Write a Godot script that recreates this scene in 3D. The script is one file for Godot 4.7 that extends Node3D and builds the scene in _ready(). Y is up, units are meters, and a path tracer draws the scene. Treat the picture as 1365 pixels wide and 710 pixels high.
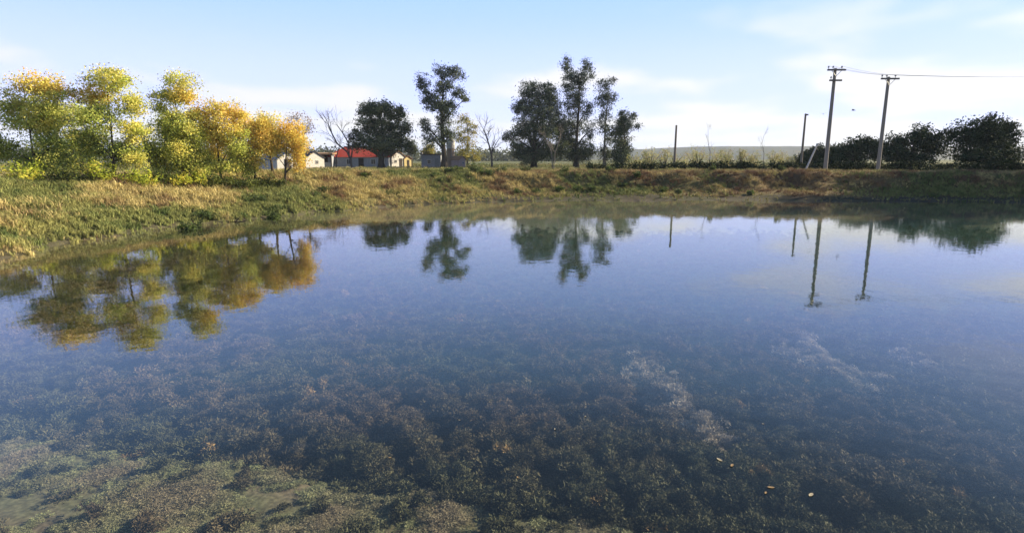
extends Node3D
# A farm pond on an autumn afternoon: clear weedy water in front, a grassy bank, trees and farm buildings behind.

var rng := RandomNumberGenerator.new()
var n_low := FastNoiseLite.new()
var n_mid := FastNoiseLite.new()
var n_fine := FastNoiseLite.new()
var M := {}
var used := {}

const SHORE := [Vector2(-14.6, -15.8), Vector2(-14.9, -19.2), Vector2(-14.2, -22.7), Vector2(-12.7, -25.2), Vector2(-10.7, -28.9), Vector2(-7.1, -33.4), Vector2(-3.4, -36.2), Vector2(-0.1, -37.5), Vector2(5.9, -38.2), Vector2(10.9, -38.2), Vector2(15.9, -38.2), Vector2(23.3, -37.6), Vector2(32.4, -36.3), Vector2(40, -33), Vector2(44, -26), Vector2(42, -16), Vector2(33, -7.5), Vector2(20, -2.6), Vector2(10, -1.2), Vector2(3, -1.2), Vector2(-2, -1.9), Vector2(-5, -2.9), Vector2(-8, -4.8), Vector2(-12, -9.5)]
# stretches where pale silt coats the weeds: x, z, half length, half width, turn
const SILT := [[2.2, -6.0, 0.7, 0.32, -0.1], [2.05, -6.9, 0.9, 0.36, 0.15], [1.85, -7.7, 0.9, 0.32, 0.25], [4.6, -8.4, 1.1, 0.5, 0.3], [4.8, -7.6, 0.8, 0.4, 0.2], [5.9, -8.2, 0.6, 0.3, 0.2]]

# ---------------------------------------------------------------- small tools
func numbered(called: String) -> String:
	var n: int = used.get(called, 0)
	used[called] = n + 1
	return called if n == 0 else "%s_%03d" % [called, n]

func thing(called: String, label: String, category: String, at := Vector3.ZERO, turn := 0.0, group := "") -> Node3D:
	var o := Node3D.new()
	o.name = numbered(called)
	add_child(o)
	o.position = at
	o.rotation.y = turn
	tag(o, label, category, group)
	return o

func tag(o: Node, label: String, category: String, group := "", kind := "") -> void:
	o.set_meta("label", label)
	o.set_meta("category", category)
	if group != "": o.set_meta("group", group)
	if kind != "": o.set_meta("kind", kind)

func part(called: String, mesh: Mesh, m: Material, parent: Node, at := Vector3.ZERO, turn := 0.0, stuff := false) -> MeshInstance3D:
	var o := MeshInstance3D.new()
	o.name = called
	o.mesh = mesh
	o.material_override = m
	o.position = at
	o.rotation.y = turn
	parent.add_child(o, true)
	if stuff: o.set_meta("kind", "stuff")
	return o

func mat(c: Color, rough := 0.9, grain: Texture2D = null, scale := 1.0) -> StandardMaterial3D:
	var m := StandardMaterial3D.new()
	m.albedo_color = c.linear_to_srgb()
	m.roughness = rough
	m.metallic_specular = 0.3
	m.cull_mode = BaseMaterial3D.CULL_DISABLED
	if grain:
		m.albedo_texture = grain
		m.uv1_triplanar = true
		m.uv1_world_triplanar = true
		m.uv1_scale = Vector3.ONE * scale
	return m

func leaf_mat(backlight: float, rough := 0.6) -> StandardMaterial3D:
	var m := mat(Color.WHITE, rough)
	m.vertex_color_use_as_albedo = true
	m.cull_mode = BaseMaterial3D.CULL_DISABLED
	if backlight > 0.0:
		m.backlight_enabled = true
		m.backlight = Color(backlight, backlight, backlight)
	return m

func noise_tex(freq: float, lo: Color, hi: Color, seed_: int, octaves := 5, normal := false, strength := 4.0) -> NoiseTexture2D:
	var n := FastNoiseLite.new()
	n.seed = seed_
	n.frequency = freq
	n.fractal_octaves = octaves
	var t := NoiseTexture2D.new()
	t.width = 512
	t.height = 512
	t.seamless = true
	t.noise = n
	if normal:
		t.as_normal_map = true
		t.bump_strength = strength
	else:
		var g := Gradient.new()
		g.set_color(0, lo)
		g.set_color(1, hi)
		t.color_ramp = g
	return t

func box(w: float, h: float, d: float) -> Mesh:
	var b := BoxMesh.new()
	b.size = Vector3(w, h, d)
	return b

class Geo:
	var v := PackedVector3Array()
	var n := PackedVector3Array()
	var c := PackedColorArray()
	var i := PackedInt32Array()
	func mesh(smooth := true) -> ArrayMesh:
		var a := []
		a.resize(Mesh.ARRAY_MAX)
		a[Mesh.ARRAY_VERTEX] = v
		if smooth and n.size() == v.size(): a[Mesh.ARRAY_NORMAL] = n
		if c.size() == v.size(): a[Mesh.ARRAY_COLOR] = c
		a[Mesh.ARRAY_INDEX] = i
		var m := ArrayMesh.new()
		m.add_surface_from_arrays(Mesh.PRIMITIVE_TRIANGLES, a)
		return m
	func quad(a: Vector3, b: Vector3, cc: Vector3, d: Vector3) -> void:
		var k := v.size()
		v.append_array([a, b, cc, d])
		i.append_array([k, k + 1, k + 2, k, k + 2, k + 3])
	func tri(a: Vector3, b: Vector3, cc: Vector3) -> void:
		var k := v.size()
		v.append_array([a, b, cc])
		i.append_array([k, k + 1, k + 2])
	func leaf(p: Vector3, along: Vector3, across: Vector3, col: Color) -> void:
		var k := v.size()
		v.append(p - along)
		v.append(p + across)
		v.append(p + along)
		v.append(p - across)
		c.append(col); c.append(col); c.append(col); c.append(col)
		i.append(k); i.append(k + 1); i.append(k + 2)
		i.append(k); i.append(k + 2); i.append(k + 3)
	func tube(pts: Array, rad: Array, sides: int, cap := true) -> void:
		var k := v.size()
		for j in pts.size():
			var p: Vector3 = pts[j]
			var d: Vector3 = (pts[mini(j + 1, pts.size() - 1)] - pts[maxi(j - 1, 0)]).normalized()
			var a := d.cross(Vector3(0.31, 0.12, 0.94)).normalized()
			var b := d.cross(a)
			var r: float = rad[j]
			for s in sides:
				var t := TAU * s / sides
				var o := a * cos(t) + b * sin(t)
				v.append(p + o * r)
				n.append(o)
		for j in pts.size() - 1:
			for s in sides:
				var q := k + j * sides + s
				var w := k + j * sides + (s + 1) % sides
				i.append_array([q, w + sides, w, q, q + sides, w + sides])
		if cap:
			var e := k + (pts.size() - 1) * sides
			for s in range(1, sides - 1): i.append_array([e, e + s + 1, e + s])

func smooth(a: float, b: float, x: float) -> float:
	return smoothstep(a, b, x)

func gauss3(s: float) -> Vector3:
	return Vector3(rng.randfn(), rng.randfn(), rng.randfn()) * s

func dir3() -> Vector3:
	var d := Vector3(rng.randfn(), rng.randfn(), rng.randfn())
	return d.normalized() if d.length() > 0.01 else Vector3.UP

# ---------------------------------------------------------------- the lie of the land
func shore_distance(x: float, z: float) -> float:   # metres from the water's edge; negative in the pond
	var p := Vector2(x, z)
	var best := 1e12
	var inside := false
	var j := SHORE.size() - 1
	for k in SHORE.size():
		var a: Vector2 = SHORE[k]
		var b: Vector2 = SHORE[j]
		var ab := b - a
		var t := clampf((p - a).dot(ab) / ab.length_squared(), 0.0, 1.0)
		best = minf(best, (a + ab * t - p).length_squared())
		if (a.y > z) != (b.y > z) and x < (b.x - a.x) * (z - a.y) / (b.y - a.y) + a.x: inside = not inside
		j = k
	var s := -sqrt(best) if inside else sqrt(best)
	if z < -10.0 and absf(s) < 12.0: s += 0.7 * n_mid.get_noise_2d(x * 2.2, z * 2.2) + 0.25 * n_fine.get_noise_2d(x * 1.1, z * 1.1)   # a nibbled edge
	return s

func silt(x: float, z: float) -> float:
	var most := 0.0
	for e in SILT:
		var dx: float = x - e[0]
		var dz: float = z - e[1]
		var c := cos(e[4])
		var s := sin(e[4])
		var u: float = (dx * s - dz * c) / e[2]
		var w: float = (dx * c + dz * s) / e[3]
		most = maxf(most, 1.0 - sqrt(u * u + w * w))
	return clampf(most * 1.4, 0.0, 1.0)

func shallow(x: float, z: float) -> float:   # 1 on the near shelf, 0 where the weed bed begins
	var edge := -5.58 + 0.26 * (x + 3.7) + 0.25 * n_mid.get_noise_2d(x * 5.0, z * 5.0)
	return smooth(-0.22, 0.22, z - edge) if x < 9.0 else 0.0

func height(x: float, z: float, s := 1e9) -> float:
	var far := Vector2(x, z + 20.0).length()
	if far > 120.0:
		return 1.05 + 0.5 * n_low.get_noise_2d(x * 0.1, z * 0.1) - clampf((far - 400.0) * 0.002, 0.0, 3.0)
	if s > 1e8: s = shore_distance(x, z)
	if s < 0.0:
		var depth := minf(0.06 + 0.075 * -s, 0.42) + smooth(5.0, 13.0, -s) * 0.6
		if z > -12.0: depth = lerpf(maxf(depth, 0.56), 0.16 + 0.03 * (-s), shallow(x, z))
		return -depth + 0.05 * n_mid.get_noise_2d(x * 3.0, z * 3.0) + 0.02 * n_fine.get_noise_2d(x * 3.0, z * 3.0) * (1.0 if z > -12.0 else 0.0)
	var right := smooth(-9.0, 5.0, x) * smooth(-18.0, -30.0, z)
	var gentle := 1.72 * pow(clampf(s / 8.2, 0.0, 1.0), 0.85)
	var shelf := 0.42 * clampf(s / 3.6, 0.0, 1.0) + 1.25 * smooth(3.4, 6.4, s)
	var h := lerpf(gentle, shelf, right)
	h = lerpf(h, 1.32, smooth(9.0, 17.0, s))
	h = lerpf(h, 1.08, smooth(20.0, 55.0, s))
	var rough := clampf(s / 1.5, 0.1, 1.0)
	h += rough * (0.16 * n_low.get_noise_2d(x * 5.0, z * 5.0) + 0.12 * n_mid.get_noise_2d(x * 2.0, z * 2.0))
	return maxf(h, 0.015 + 0.02 * minf(s, 1.0))

func on_ground(x: float, z: float, sunk := 0.05) -> Vector3:
	return Vector3(x, height(x, z) - sunk, z)

func spaced(fine_from: float, fine_to: float, fine: float, mid_from: float, mid_to: float, mid: float, last: float) -> PackedFloat64Array:
	var a: Array[float] = []
	var x := fine_from
	while x < fine_to:
		a.append(x)
		x += fine
	x = fine_to
	while x < mid_to:
		a.append(x)
		x += mid
	var step := mid
	while x < last:
		a.append(x)
		step *= 1.22
		x += step
	a.append(last)
	x = fine_from - mid
	while x > mid_from:
		a.append(x)
		x -= mid
	step = mid
	while x > -last:
		a.append(x)
		step *= 1.22
		x -= step
	a.append(-last)
	a.sort()
	return PackedFloat64Array(a)

func make_ground() -> void:
	var xs := spaced(-7.0, 9.0, 0.14, -45.0, 60.0, 0.55, 4000.0)
	var zs := spaced(-10.0, -3.0, 0.14, -75.0, 12.0, 0.55, 4000.0)
	var g := Geo.new()
	var w := xs.size()
	for z in zs:
		for x in xs:
			var far := Vector2(x, z + 20.0).length()
			var s := shore_distance(x, z) if far <= 130.0 else 100.0
			g.v.append(Vector3(x, height(x, z, s), z))
			var a := n_mid.get_noise_2d(x * 1.6, z * 1.6)
			var b := n_low.get_noise_2d(x * 2.0 + 50.0, z * 2.0)
			var col: Color
			if s < 0.0:
				col = Color(0.20, 0.17, 0.115).lerp(Color(0.155, 0.165, 0.085), clampf(0.45 + 1.6 * n_fine.get_noise_2d(x * 0.9, z * 0.9) + 0.6 * a, 0, 1))
			elif s < 0.35 + 0.3 * b + smooth(-9.0, 5.0, x) * (1.6 + 0.8 * b):
				col = Color(0.085, 0.070, 0.052).lerp(Color(0.075, 0.075, 0.04), clampf(0.5 + 1.2 * a, 0, 1))
			elif s < 16.0:
				col = Color(0.24, 0.18, 0.085).lerp(Color(0.13, 0.145, 0.05), clampf(0.5 + 1.4 * b, 0, 1))
				col = col.lerp(Color(0.13, 0.075, 0.045), clampf(a * 1.5, 0, 0.7))
			else:
				col = Color(0.17, 0.17, 0.06).lerp(Color(0.11, 0.14, 0.04), clampf(0.5 + 1.5 * b, 0, 1))
			g.c.append(col)
	for j in zs.size() - 1:
		for k in w - 1:
			var q := j * w + k
			g.i.append_array([q, q + 1, q + w + 1, q, q + w + 1, q + w])
	g.n.resize(g.v.size())
	for j in zs.size():
		for k in w:
			var l := g.v[j * w + maxi(k - 1, 0)]
			var r := g.v[j * w + mini(k + 1, w - 1)]
			var u := g.v[maxi(j - 1, 0) * w + k]
			var d := g.v[mini(j + 1, zs.size() - 1) * w + k]
			g.n[j * w + k] = (d - u).cross(r - l).normalized()
	var o := part("ground", g.mesh(), M.ground, self)
	tag(o, "grassy banks, pond bed and flat fields reaching to the horizon", "ground", "", "structure")

func make_water() -> void:
	var g := Geo.new()
	g.quad(Vector3(-20, 0, -43), Vector3(48, 0, -43), Vector3(48, 0, 1), Vector3(-20, 0, 1))
	for k in 4: g.n.append(Vector3.UP)
	var o := part("water", g.mesh(), M.water, self)
	tag(o, "clear still pond water mirroring sky, trees and poles", "water", "", "structure")

func make_murk() -> void:
	# the deeper water is faintly clouded with green algae
	var f := FogVolume.new()
	f.name = "clouded_water"
	f.shape = RenderingServer.FOG_VOLUME_SHAPE_BOX
	f.size = Vector3(58, 1.0, 31)
	f.position = Vector3(13, -0.56, -22.5)
	var m := FogMaterial.new()
	m.density = 0.055
	m.albedo = Color(0.46, 0.66, 0.60)
	f.material = m
	add_child(f)
	tag(f, "faint green cloudiness in the deeper pond water", "clouded water", "", "stuff")

func make_hill() -> void:
	var g := Geo.new()
	var cols := 160
	var rows := 9
	for j in rows:
		for k in cols:
			var x := -1600.0 + 3600.0 * k / (cols - 1)
			var t := float(j) / (rows - 1)
			var top := 13.0 + 22.0 * smooth(-150.0, 650.0, x) + 4.0 * n_low.get_noise_2d(x * 0.06, 3.0) + 1.6 * n_mid.get_noise_2d(x * 0.15, 7.0)
			g.v.append(Vector3(x, -3.0 + top * sin(t * PI * 0.5) , -900.0 - 700.0 * t + 12.0 * n_mid.get_noise_2d(x * 0.1, t * 30.0)))
			var woods := clampf(0.5 + 1.8 * n_mid.get_noise_2d(x * 0.12, t * 60.0), 0, 1)   # patches of pasture and of woodland
			g.c.append(Color(0.085, 0.095, 0.05).lerp(Color(0.05, 0.062, 0.038), woods))
	for j in rows - 1:
		for k in cols - 1:
			var q := j * cols + k
			g.i.append_array([q, q + cols, q + cols + 1, q, q + cols + 1, q + 1])
	var st := SurfaceTool.new()
	st.create_from(g.mesh(false), 0)
	st.generate_normals()
	var o := part("hill", st.commit(), M.ground, self)
	tag(o, "low hazy wooded hill along the skyline behind the hedge", "hill", "", "structure")

# ---------------------------------------------------------------- trees
# lobes: [x, y, z, half width, half height, palette] in metres from the foot of the trunk
func tree(called: String, label: String, at: Vector3, d: Dictionary, group := "") -> Node3D:
	var o := thing(called, label, d.get("category", "tree"), at, 0.0, group)
	rng.seed = hash(label) + d.get("seed", 0)
	var lobes: Array = d.lobes
	var top := 0.0
	var mid := Vector3.ZERO
	for l in lobes:
		top = maxf(top, l[1] + l[4] * 0.5)
		mid += Vector3(l[0], l[1], l[2]) / lobes.size()
	var wood := Geo.new()
	var r0: float = d.get("trunk", top * 0.022)
	var pts := []
	var rad := []
	for k in 9:
		var t := k / 8.0
		var p := Vector3(mid.x * t * t, top * 0.86 * t, mid.z * t * t) + Vector3(sin(t * 5.0 + at.x), 0, cos(t * 4.0 + at.z)) * r0 * 0.9 * t
		pts.append(p)
		rad.append(r0 * (1.0 - 0.78 * t) * (1.0 + 0.7 * exp(-t * 14.0)))
	wood.tube(pts, rad, 8)
	var leaves := Geo.new()
	var size: float = d.get("leaf", 0.12)
	var spread: float = d.get("clump", 0.4)
	var per: int = d.get("per", 40)
	var fill: float = d.get("fill", 1.0)
	var droop: float = d.get("droop", 0.0)
	for l in lobes:
		var c := Vector3(l[0], l[1], l[2])
		var rz: float = l[3] * 0.9
		var start_t := clampf((c.y - 0.9 * absf(c.x - mid.x) - l[4] * 0.6) / (top * 0.86), 0.22, 0.9)
		var at_k := start_t * 8.0
		var k0 := int(at_k)
		var s0: Vector3 = (pts[k0] as Vector3).lerp(pts[mini(k0 + 1, 8)], at_k - k0)
		var lr: float = lerpf(rad[k0], rad[mini(k0 + 1, 8)], at_k - k0) * 0.55
		var bend := s0.lerp(c, 0.5) + Vector3(rng.randfn() * 0.05, 0.10, rng.randfn() * 0.05) * (c - s0).length()
		var lp := []
		var la := []
		for k in 6:
			var t := k / 5.0
			lp.append(s0.lerp(bend, t).lerp(bend.lerp(c, t), t))
			la.append(maxf(lr * (1.0 - 0.75 * t), 0.012))
		wood.tube(lp, la, 6)
		var pal: Array = d.palettes[l[5]]
		var n := int(fill * 5.5 * (l[3] * l[4] + l[4] * rz + l[3] * rz) / (spread * spread * 3.0)) + 2
		for k in n:
			var dd := dir3()
			var q := pow(rng.randf(), 0.45) * rng.randf_range(0.8, 1.22)
			var p := c + Vector3(dd.x * l[3], dd.y * l[4], dd.z * rz) * q
			if rng.randf() < d.get("twigs", 0.35):
				var f: Vector3 = lp[rng.randi_range(3, 5)]
				var tw := f.lerp(p, 0.5) + gauss3(0.06 * (p - f).length())
				wood.tube([f, tw, p], [maxf(lr * 0.16, 0.012), maxf(lr * 0.1, 0.009), 0.005], 4, false)
			var base: Color = pal[rng.randi() % pal.size()]
			var tone := rng.randf_range(0.75, 1.3)
			var own := spread * rng.randf_range(0.6, 1.3)
			for j in int(per * rng.randf_range(0.5, 1.4)):
				var g := gauss3(own * 0.55)
				g.y *= 0.75
				var along := (dir3() + Vector3(0, -droop, 0)).normalized()
				var across := along.cross(dir3()).normalized()
				var sz := size * rng.randf_range(0.6, 1.3)
				var v := tone * rng.randf_range(0.75, 1.25)
				leaves.leaf(p + g, along * sz, across * sz * d.get("slim", 0.5), Color(base.r * v, base.g * v * rng.randf_range(0.94, 1.06), base.b * v))
	part("trunk", wood.mesh(), d.get("bark", M.bark), o)
	part("crown", leaves.mesh(false), d.get("leaf_material", M.leaf), o, Vector3.ZERO, 0.0, true)
	return o

func limb(g: Geo, p: Vector3, dir: Vector3, long: float, r: float, level: int, spread: float) -> void:
	var pts := [p]
	var rad := [r]
	var q := p
	var dd := dir
	for k in 4:
		dd = (dd + gauss3(0.13) + Vector3(0, 0.05, 0)).normalized()
		q += dd * long / 4.0
		pts.append(q)
		rad.append(maxf(r * (1.0 - 0.14 * (k + 1)), 0.006))
	g.tube(pts, rad, 6 if level > 2 else 4, false)
	if level <= 0: return
	for k in rng.randi_range(3, 4):
		var at: Vector3 = pts[rng.randi_range(2, 4)]
		limb(g, at, (dd + gauss3(spread)).normalized(), long * rng.randf_range(0.55, 0.78), r * 0.52, level - 1, spread)

func bare_tree(called: String, label: String, at: Vector3, limbs: Array, levels: int, bark: Material, spread := 0.42) -> Node3D:
	# limbs: [[points], radius, twig length]
	var o := thing(called, label, "tree", at)
	rng.seed = hash(label)
	var first := true
	for l in limbs:
		var g := Geo.new()
		var pts: Array = l[0]
		var rad := []
		for k in pts.size(): rad.append(l[1] * (1.0 - 0.55 * k / (pts.size() - 1)))
		g.tube(pts, rad, 8)
		for k in range(1, pts.size()):
			for m in (2 if k < pts.size() - 1 else 3):
				var dd: Vector3 = (pts[k] - pts[k - 1]).normalized()
				limb(g, pts[k], (dd + gauss3(spread)).normalized(), l[2] * rng.randf_range(0.6, 1.1), rad[k] * 0.5, levels, spread)
		part("trunk" if first else "limb", g.mesh(), bark, o)
		first = false
	return o

func shrub(called: String, label: String, at: Vector3, w: float, h: float, pal: Array, leaf: float, clumps: int, per: int, group: String, category := "shrub", sprigs := 7) -> Node3D:
	var o := thing(called, label, category, at, 0.0, group)
	rng.seed = hash(called) + int(at.x * 100.0) * 31 + int(at.z * 10.0)
	var wood := Geo.new()
	var tips := []
	for k in sprigs:
		var a := TAU * (k + rng.randf() * 0.6) / sprigs
		var out := Vector3(cos(a), 0, sin(a)) * w * rng.randf_range(0.15, 0.85)
		var tip := out + Vector3(0, h * rng.randf_range(0.6, 1.05) * (1.0 - 0.25 * out.length() / w), 0)
		tips.append(tip)
		wood.tube([Vector3.ZERO, out * 0.35 + Vector3(0, tip.y * 0.5, 0), tip], [h * 0.02, h * 0.013, 0.006], 5, false)
	var g := Geo.new()
	for k in clumps:
		var tip: Vector3 = tips[k % sprigs]
		var t := sqrt(rng.randf())
		var c := Vector3(tip.x * t, tip.y * lerpf(0.18, 1.0, t), tip.z * t) + gauss3(w * 0.14)
		c.y = maxf(c.y, 0.05)
		var base: Color = pal[rng.randi() % pal.size()]
		for j in per:
			var along := dir3()
			var sz := leaf * rng.randf_range(0.6, 1.3)
			var v := rng.randf_range(0.7, 1.3)
			g.leaf(c + gauss3(w * 0.11), along * sz, along.cross(dir3()).normalized() * sz * 0.45, Color(base.r * v, base.g * v, base.b * v))
	part("stem", wood.mesh(), M.bark, o)
	part("foliage", g.mesh(false), M.leaf, o, Vector3.ZERO, 0.0, true)
	return o

# ---------------------------------------------------------------- buildings
func gable(called: String, parent: Node, w: float, h: float, rise: float, long: float, wall: Material, roof: Material, eave := 0.18) -> void:
	# a gabled block: gable ends face +z and -z, ridge along z, centred on the parent's foot
	var g := Geo.new()
	for s in [1.0, -1.0]:
		var z: float = s * long / 2.0
		g.quad(Vector3(-w / 2, -0.3, z), Vector3(-w / 2, h, z), Vector3(w / 2, h, z), Vector3(w / 2, -0.3, z))
		g.tri(Vector3(-w / 2, h, z), Vector3(0, h + rise, z), Vector3(w / 2, h, z))
		var x: float = s * w / 2.0
		g.quad(Vector3(x, -0.3, -long / 2), Vector3(x, h, -long / 2), Vector3(x, h, long / 2), Vector3(x, -0.3, long / 2))
	part("wall", g.mesh(false), wall, parent)
	for s in [1.0, -1.0]:
		var slope := atan2(rise, w / 2.0)
		var length := sqrt(rise * rise + w * w / 4.0) + eave
		var o := part("roof", box(length, 0.07, long + eave * 2.0), roof, parent)
		o.position = Vector3(s * cos(slope) * length / 2.0, h + rise - sin(slope) * length / 2.0 + 0.04, 0)
		o.rotation.z = -s * slope

func window(parent: Node, at: Vector3, w: float, h: float, turn := 0.0) -> void:
	var f := part("window", box(w, h, 0.06), M.frame, parent, at, turn)
	part("pane", box(w - 0.14, h - 0.14, 0.02), M.dark_glass, f, Vector3(0, 0, 0.035))
	part("glazing_bar", box(0.04, h - 0.14, 0.02), M.frame, f, Vector3(0, 0, 0.05))

func door(parent: Node, at: Vector3, w: float, h: float, m: Material, turn := 0.0) -> void:
	var f := part("door", box(w, h, 0.06), m, parent, at, turn)
	part("handle", box(0.05, 0.14, 0.05), M.metal, f, Vector3(w * 0.36, 0, 0.05))

func farmhouse() -> void:
	var o := thing("farmhouse", "long low grey farmhouse with a bright red hipped roof", "house", on_ground(-27.07, -104.00, 0.0), 0.06)
	var w := 10.4
	var d := 5.0
	var h := 2.0
	var g := Geo.new()
	for s in [1.0, -1.0]:
		g.quad(Vector3(-w / 2, -0.4, s * d / 2), Vector3(-w / 2, h, s * d / 2), Vector3(w / 2, h, s * d / 2), Vector3(w / 2, -0.4, s * d / 2))
		g.quad(Vector3(s * w / 2, -0.4, -d / 2), Vector3(s * w / 2, h, -d / 2), Vector3(s * w / 2, h, d / 2), Vector3(s * w / 2, -0.4, d / 2))
	part("wall", g.mesh(false), M.grey_wall, o)
	var r := Geo.new()
	var e := 0.3
	var a := Vector3(-w / 2 - e, h - 0.05, d / 2 + e)
	var b := Vector3(w / 2 + e, h - 0.05, d / 2 + e)
	var c := Vector3(w / 2 + e, h - 0.05, -d / 2 - e)
	var f := Vector3(-w / 2 - e, h - 0.05, -d / 2 - e)
	var p := Vector3(-w / 2 + 2.4, h + 1.75, 0)
	var q := Vector3(w / 2 - 2.4, h + 1.75, 0)
	r.quad(a, p, q, b)
	r.quad(c, q, p, f)
	r.tri(f, p, a)
	r.tri(b, q, c)
	r.quad(a, b, c, f)
	var roof := part("roof", r.mesh(false), M.red_roof, o)
	part("ridge_cap", box(w - 4.6, 0.12, 0.22), M.red_ridge, roof, Vector3(0, h + 1.78, 0))
	part("chimney", box(0.6, 1.1, 0.6), M.brick, roof, Vector3(2.6, h + 1.7, -0.6))
	for x in [-3.9, -1.6, 2.6, 4.2]: window(o, Vector3(x, 1.15, d / 2 + 0.03), 0.8, 0.95)
	door(o, Vector3(0.5, 0.85, d / 2 + 0.03), 0.9, 1.9, M.dark_wood)

func buildings() -> void:
	farmhouse()
	var o := thing("white_shed", "small white gabled shed with dark roof right of the yellow trees", "shed", on_ground(-33.55, -96.00, 0.0), 0.9)
	gable("shed", o, 3.4, 1.75, 0.95, 3.4, M.white_wall, M.slate)
	window(o, Vector3(0.35, 1.05, 1.73), 0.5, 0.6)
	o = thing("barn", "low white barn with blue grey roof showing under the yellow leaves", "barn", on_ground(-32.30, -80.00, 0.0), 0.85)
	gable("barn", o, 3.0, 1.5, 0.9, 5.5, M.white_wall, M.blue_roof)
	door(o, Vector3(0, 0.75, 2.78), 0.9, 1.6, M.dark_wood)
	o = thing("open_shed", "open fronted dark shed with flat tan roof beside red roofed house", "shed", on_ground(-32.42, -101.00, 0.0), 0.0)
	part("back_wall", box(2.9, 2.5, 0.12), M.dark_wood, o, Vector3(0, 1.0, -1.4))
	for x in [-1.39, 1.39]: part("side_wall", box(0.12, 2.5, 2.6), M.grey_wall, o, Vector3(x, 1.0, -0.04))
	for x in [-1.35, 0.0, 1.35]: part("post", box(0.12, 2.4, 0.12), M.bark, o, Vector3(x, 0.95, 1.33))
	part("low_panel", box(1.3, 1.0, 0.06), M.grey_wall, o, Vector3(0.68, 0.4, 1.24))
	part("roof", box(3.5, 0.22, 3.4), M.tan_roof, o, Vector3(0, 2.37, 0)).rotation.x = 0.05
	o = thing("white_cottage", "narrow white gabled cottage right of the round dark tree", "house", on_ground(-21.71, -106.00, 0.0), 0.9)
	gable("cottage", o, 3.2, 1.9, 1.0, 3.0, M.white_wall, M.tan_roof)
	window(o, Vector3(-0.65, 1.1, 1.53), 0.5, 0.6)
	door(o, Vector3(0.5, 0.8, 1.53), 0.65, 1.6, M.dark_wood)
	o = thing("yellow_hut", "tiny yellow hut with brown roof beside the white cottage", "hut", on_ground(-19.70, -107.00, 0.0), 0.9)
	gable("hut", o, 1.7, 1.5, 0.5, 1.4, M.yellow_wall, M.brown_roof)
	door(o, Vector3(0.1, 0.65, 0.73), 0.5, 1.3, M.dark_wood)
	o = thing("grey_hut", "grey flat roofed hut with one dark square window", "hut", on_ground(-13.49, -99.00, 0.0), -0.08)
	part("wall", box(3.3, 2.6, 2.8), M.grey_wall, o, Vector3(0, 0.9, 0))
	part("roof", box(3.6, 0.14, 3.2), M.slate, o, Vector3(0, 2.27, 0))
	window(o, Vector3(-0.35, 1.05, 1.43), 0.62, 0.72)
	door(o, Vector3(1.0, 0.75, 1.43), 0.7, 1.7, M.grey_door)
	o = thing("gate_post", "tall white post standing left of the grey hut", "post", on_ground(-15.19, -98.00, 0.0))
	part("shaft", box(0.24, 2.6, 0.24), M.white_wall, o, Vector3(0, 1.1, 0))
	part("cap", box(0.32, 0.1, 0.32), M.white_wall, o, Vector3(0, 2.45, 0))
	o = thing("water_tank", "white domed water tank raised on a tan brick tower", "water tank", on_ground(-10.11, -96.00, 0.0))
	var g := Geo.new()
	g.tube([Vector3(0, -0.3, 0), Vector3(0, 3.2, 0)], [0.66, 0.6], 20)
	part("tower", g.mesh(), M.tan_brick, o)
	g = Geo.new()
	g.tube([Vector3(0, 3.2, 0), Vector3(0, 3.24, 0), Vector3(0, 4.35, 0), Vector3(0, 4.58, 0), Vector3(0, 4.72, 0), Vector3(0, 4.76, 0)], [0.5, 0.72, 0.72, 0.62, 0.36, 0.05], 24)
	var t := part("tank", g.mesh(), M.white_wall, o)
	g = Geo.new()
	g.tube([Vector3(0, 4.72, 0), Vector3(0, 4.86, 0)], [0.14, 0.14], 12)
	part("hatch", g.mesh(), M.metal, t)
	part("ladder_rail", box(0.05, 4.4, 0.05), M.metal, o, Vector3(0.2, 2.1, 0.76))
	part("ladder_rail", box(0.05, 4.4, 0.05), M.metal, o, Vector3(0.5, 2.1, 0.72))
	o = thing("pink_outbuilding", "small pinkish outbuilding under the water tank", "outbuilding", on_ground(-8.78, -95.00, 0.0), 0.9)
	gable("outbuilding", o, 1.5, 1.4, 0.5, 1.8, M.pink_wall, M.tan_roof)
	window(o, Vector3(0.1, 0.85, 0.93), 0.4, 0.45)

# ---------------------------------------------------------------- poles
func pole(label: String, at: Vector3, h: float, r: float, m: Material, arms: Array, lean := Vector2.ZERO) -> Node3D:
	var o := thing("utility_pole", label, "pole", at)
	var g := Geo.new()
	g.tube([Vector3(0, -0.4, 0), Vector3(lean.x * 0.5, h * 0.5, lean.y * 0.5), Vector3(lean.x, h, lean.y)], [r, r * 0.86, r * 0.7], 12)
	part("shaft", g.mesh(), m, o)
	for a in arms:   # [height, half width, where the insulators stand]
		var c := part("crossarm", box(a[1] * 2.0, 0.13, 0.11), M.pole_wood, o, Vector3(lean.x * a[0] / h, a[0], r + 0.05))
		for share in a[2]:
			var x: float = share * (a[1] - 0.07)
			var q := Geo.new()
			q.tube([Vector3(x, 0.05, 0), Vector3(x, 0.16, 0), Vector3(x, 0.17, 0), Vector3(x, 0.26, 0), Vector3(x, 0.31, 0)], [0.02, 0.02, 0.075, 0.06, 0.03], 10)
			part("insulator", q.mesh(), M.insulator, c)
		if a[1] > 0.5:
			for s in [-1.0, 1.0]:
				var b := Geo.new()
				b.tube([Vector3(s * a[1] * 0.55, -0.04, 0.02), Vector3(0, -0.5, -0.02)], [0.022, 0.022], 6)
				part("brace", b.mesh(), M.metal, c)
	return o

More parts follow.
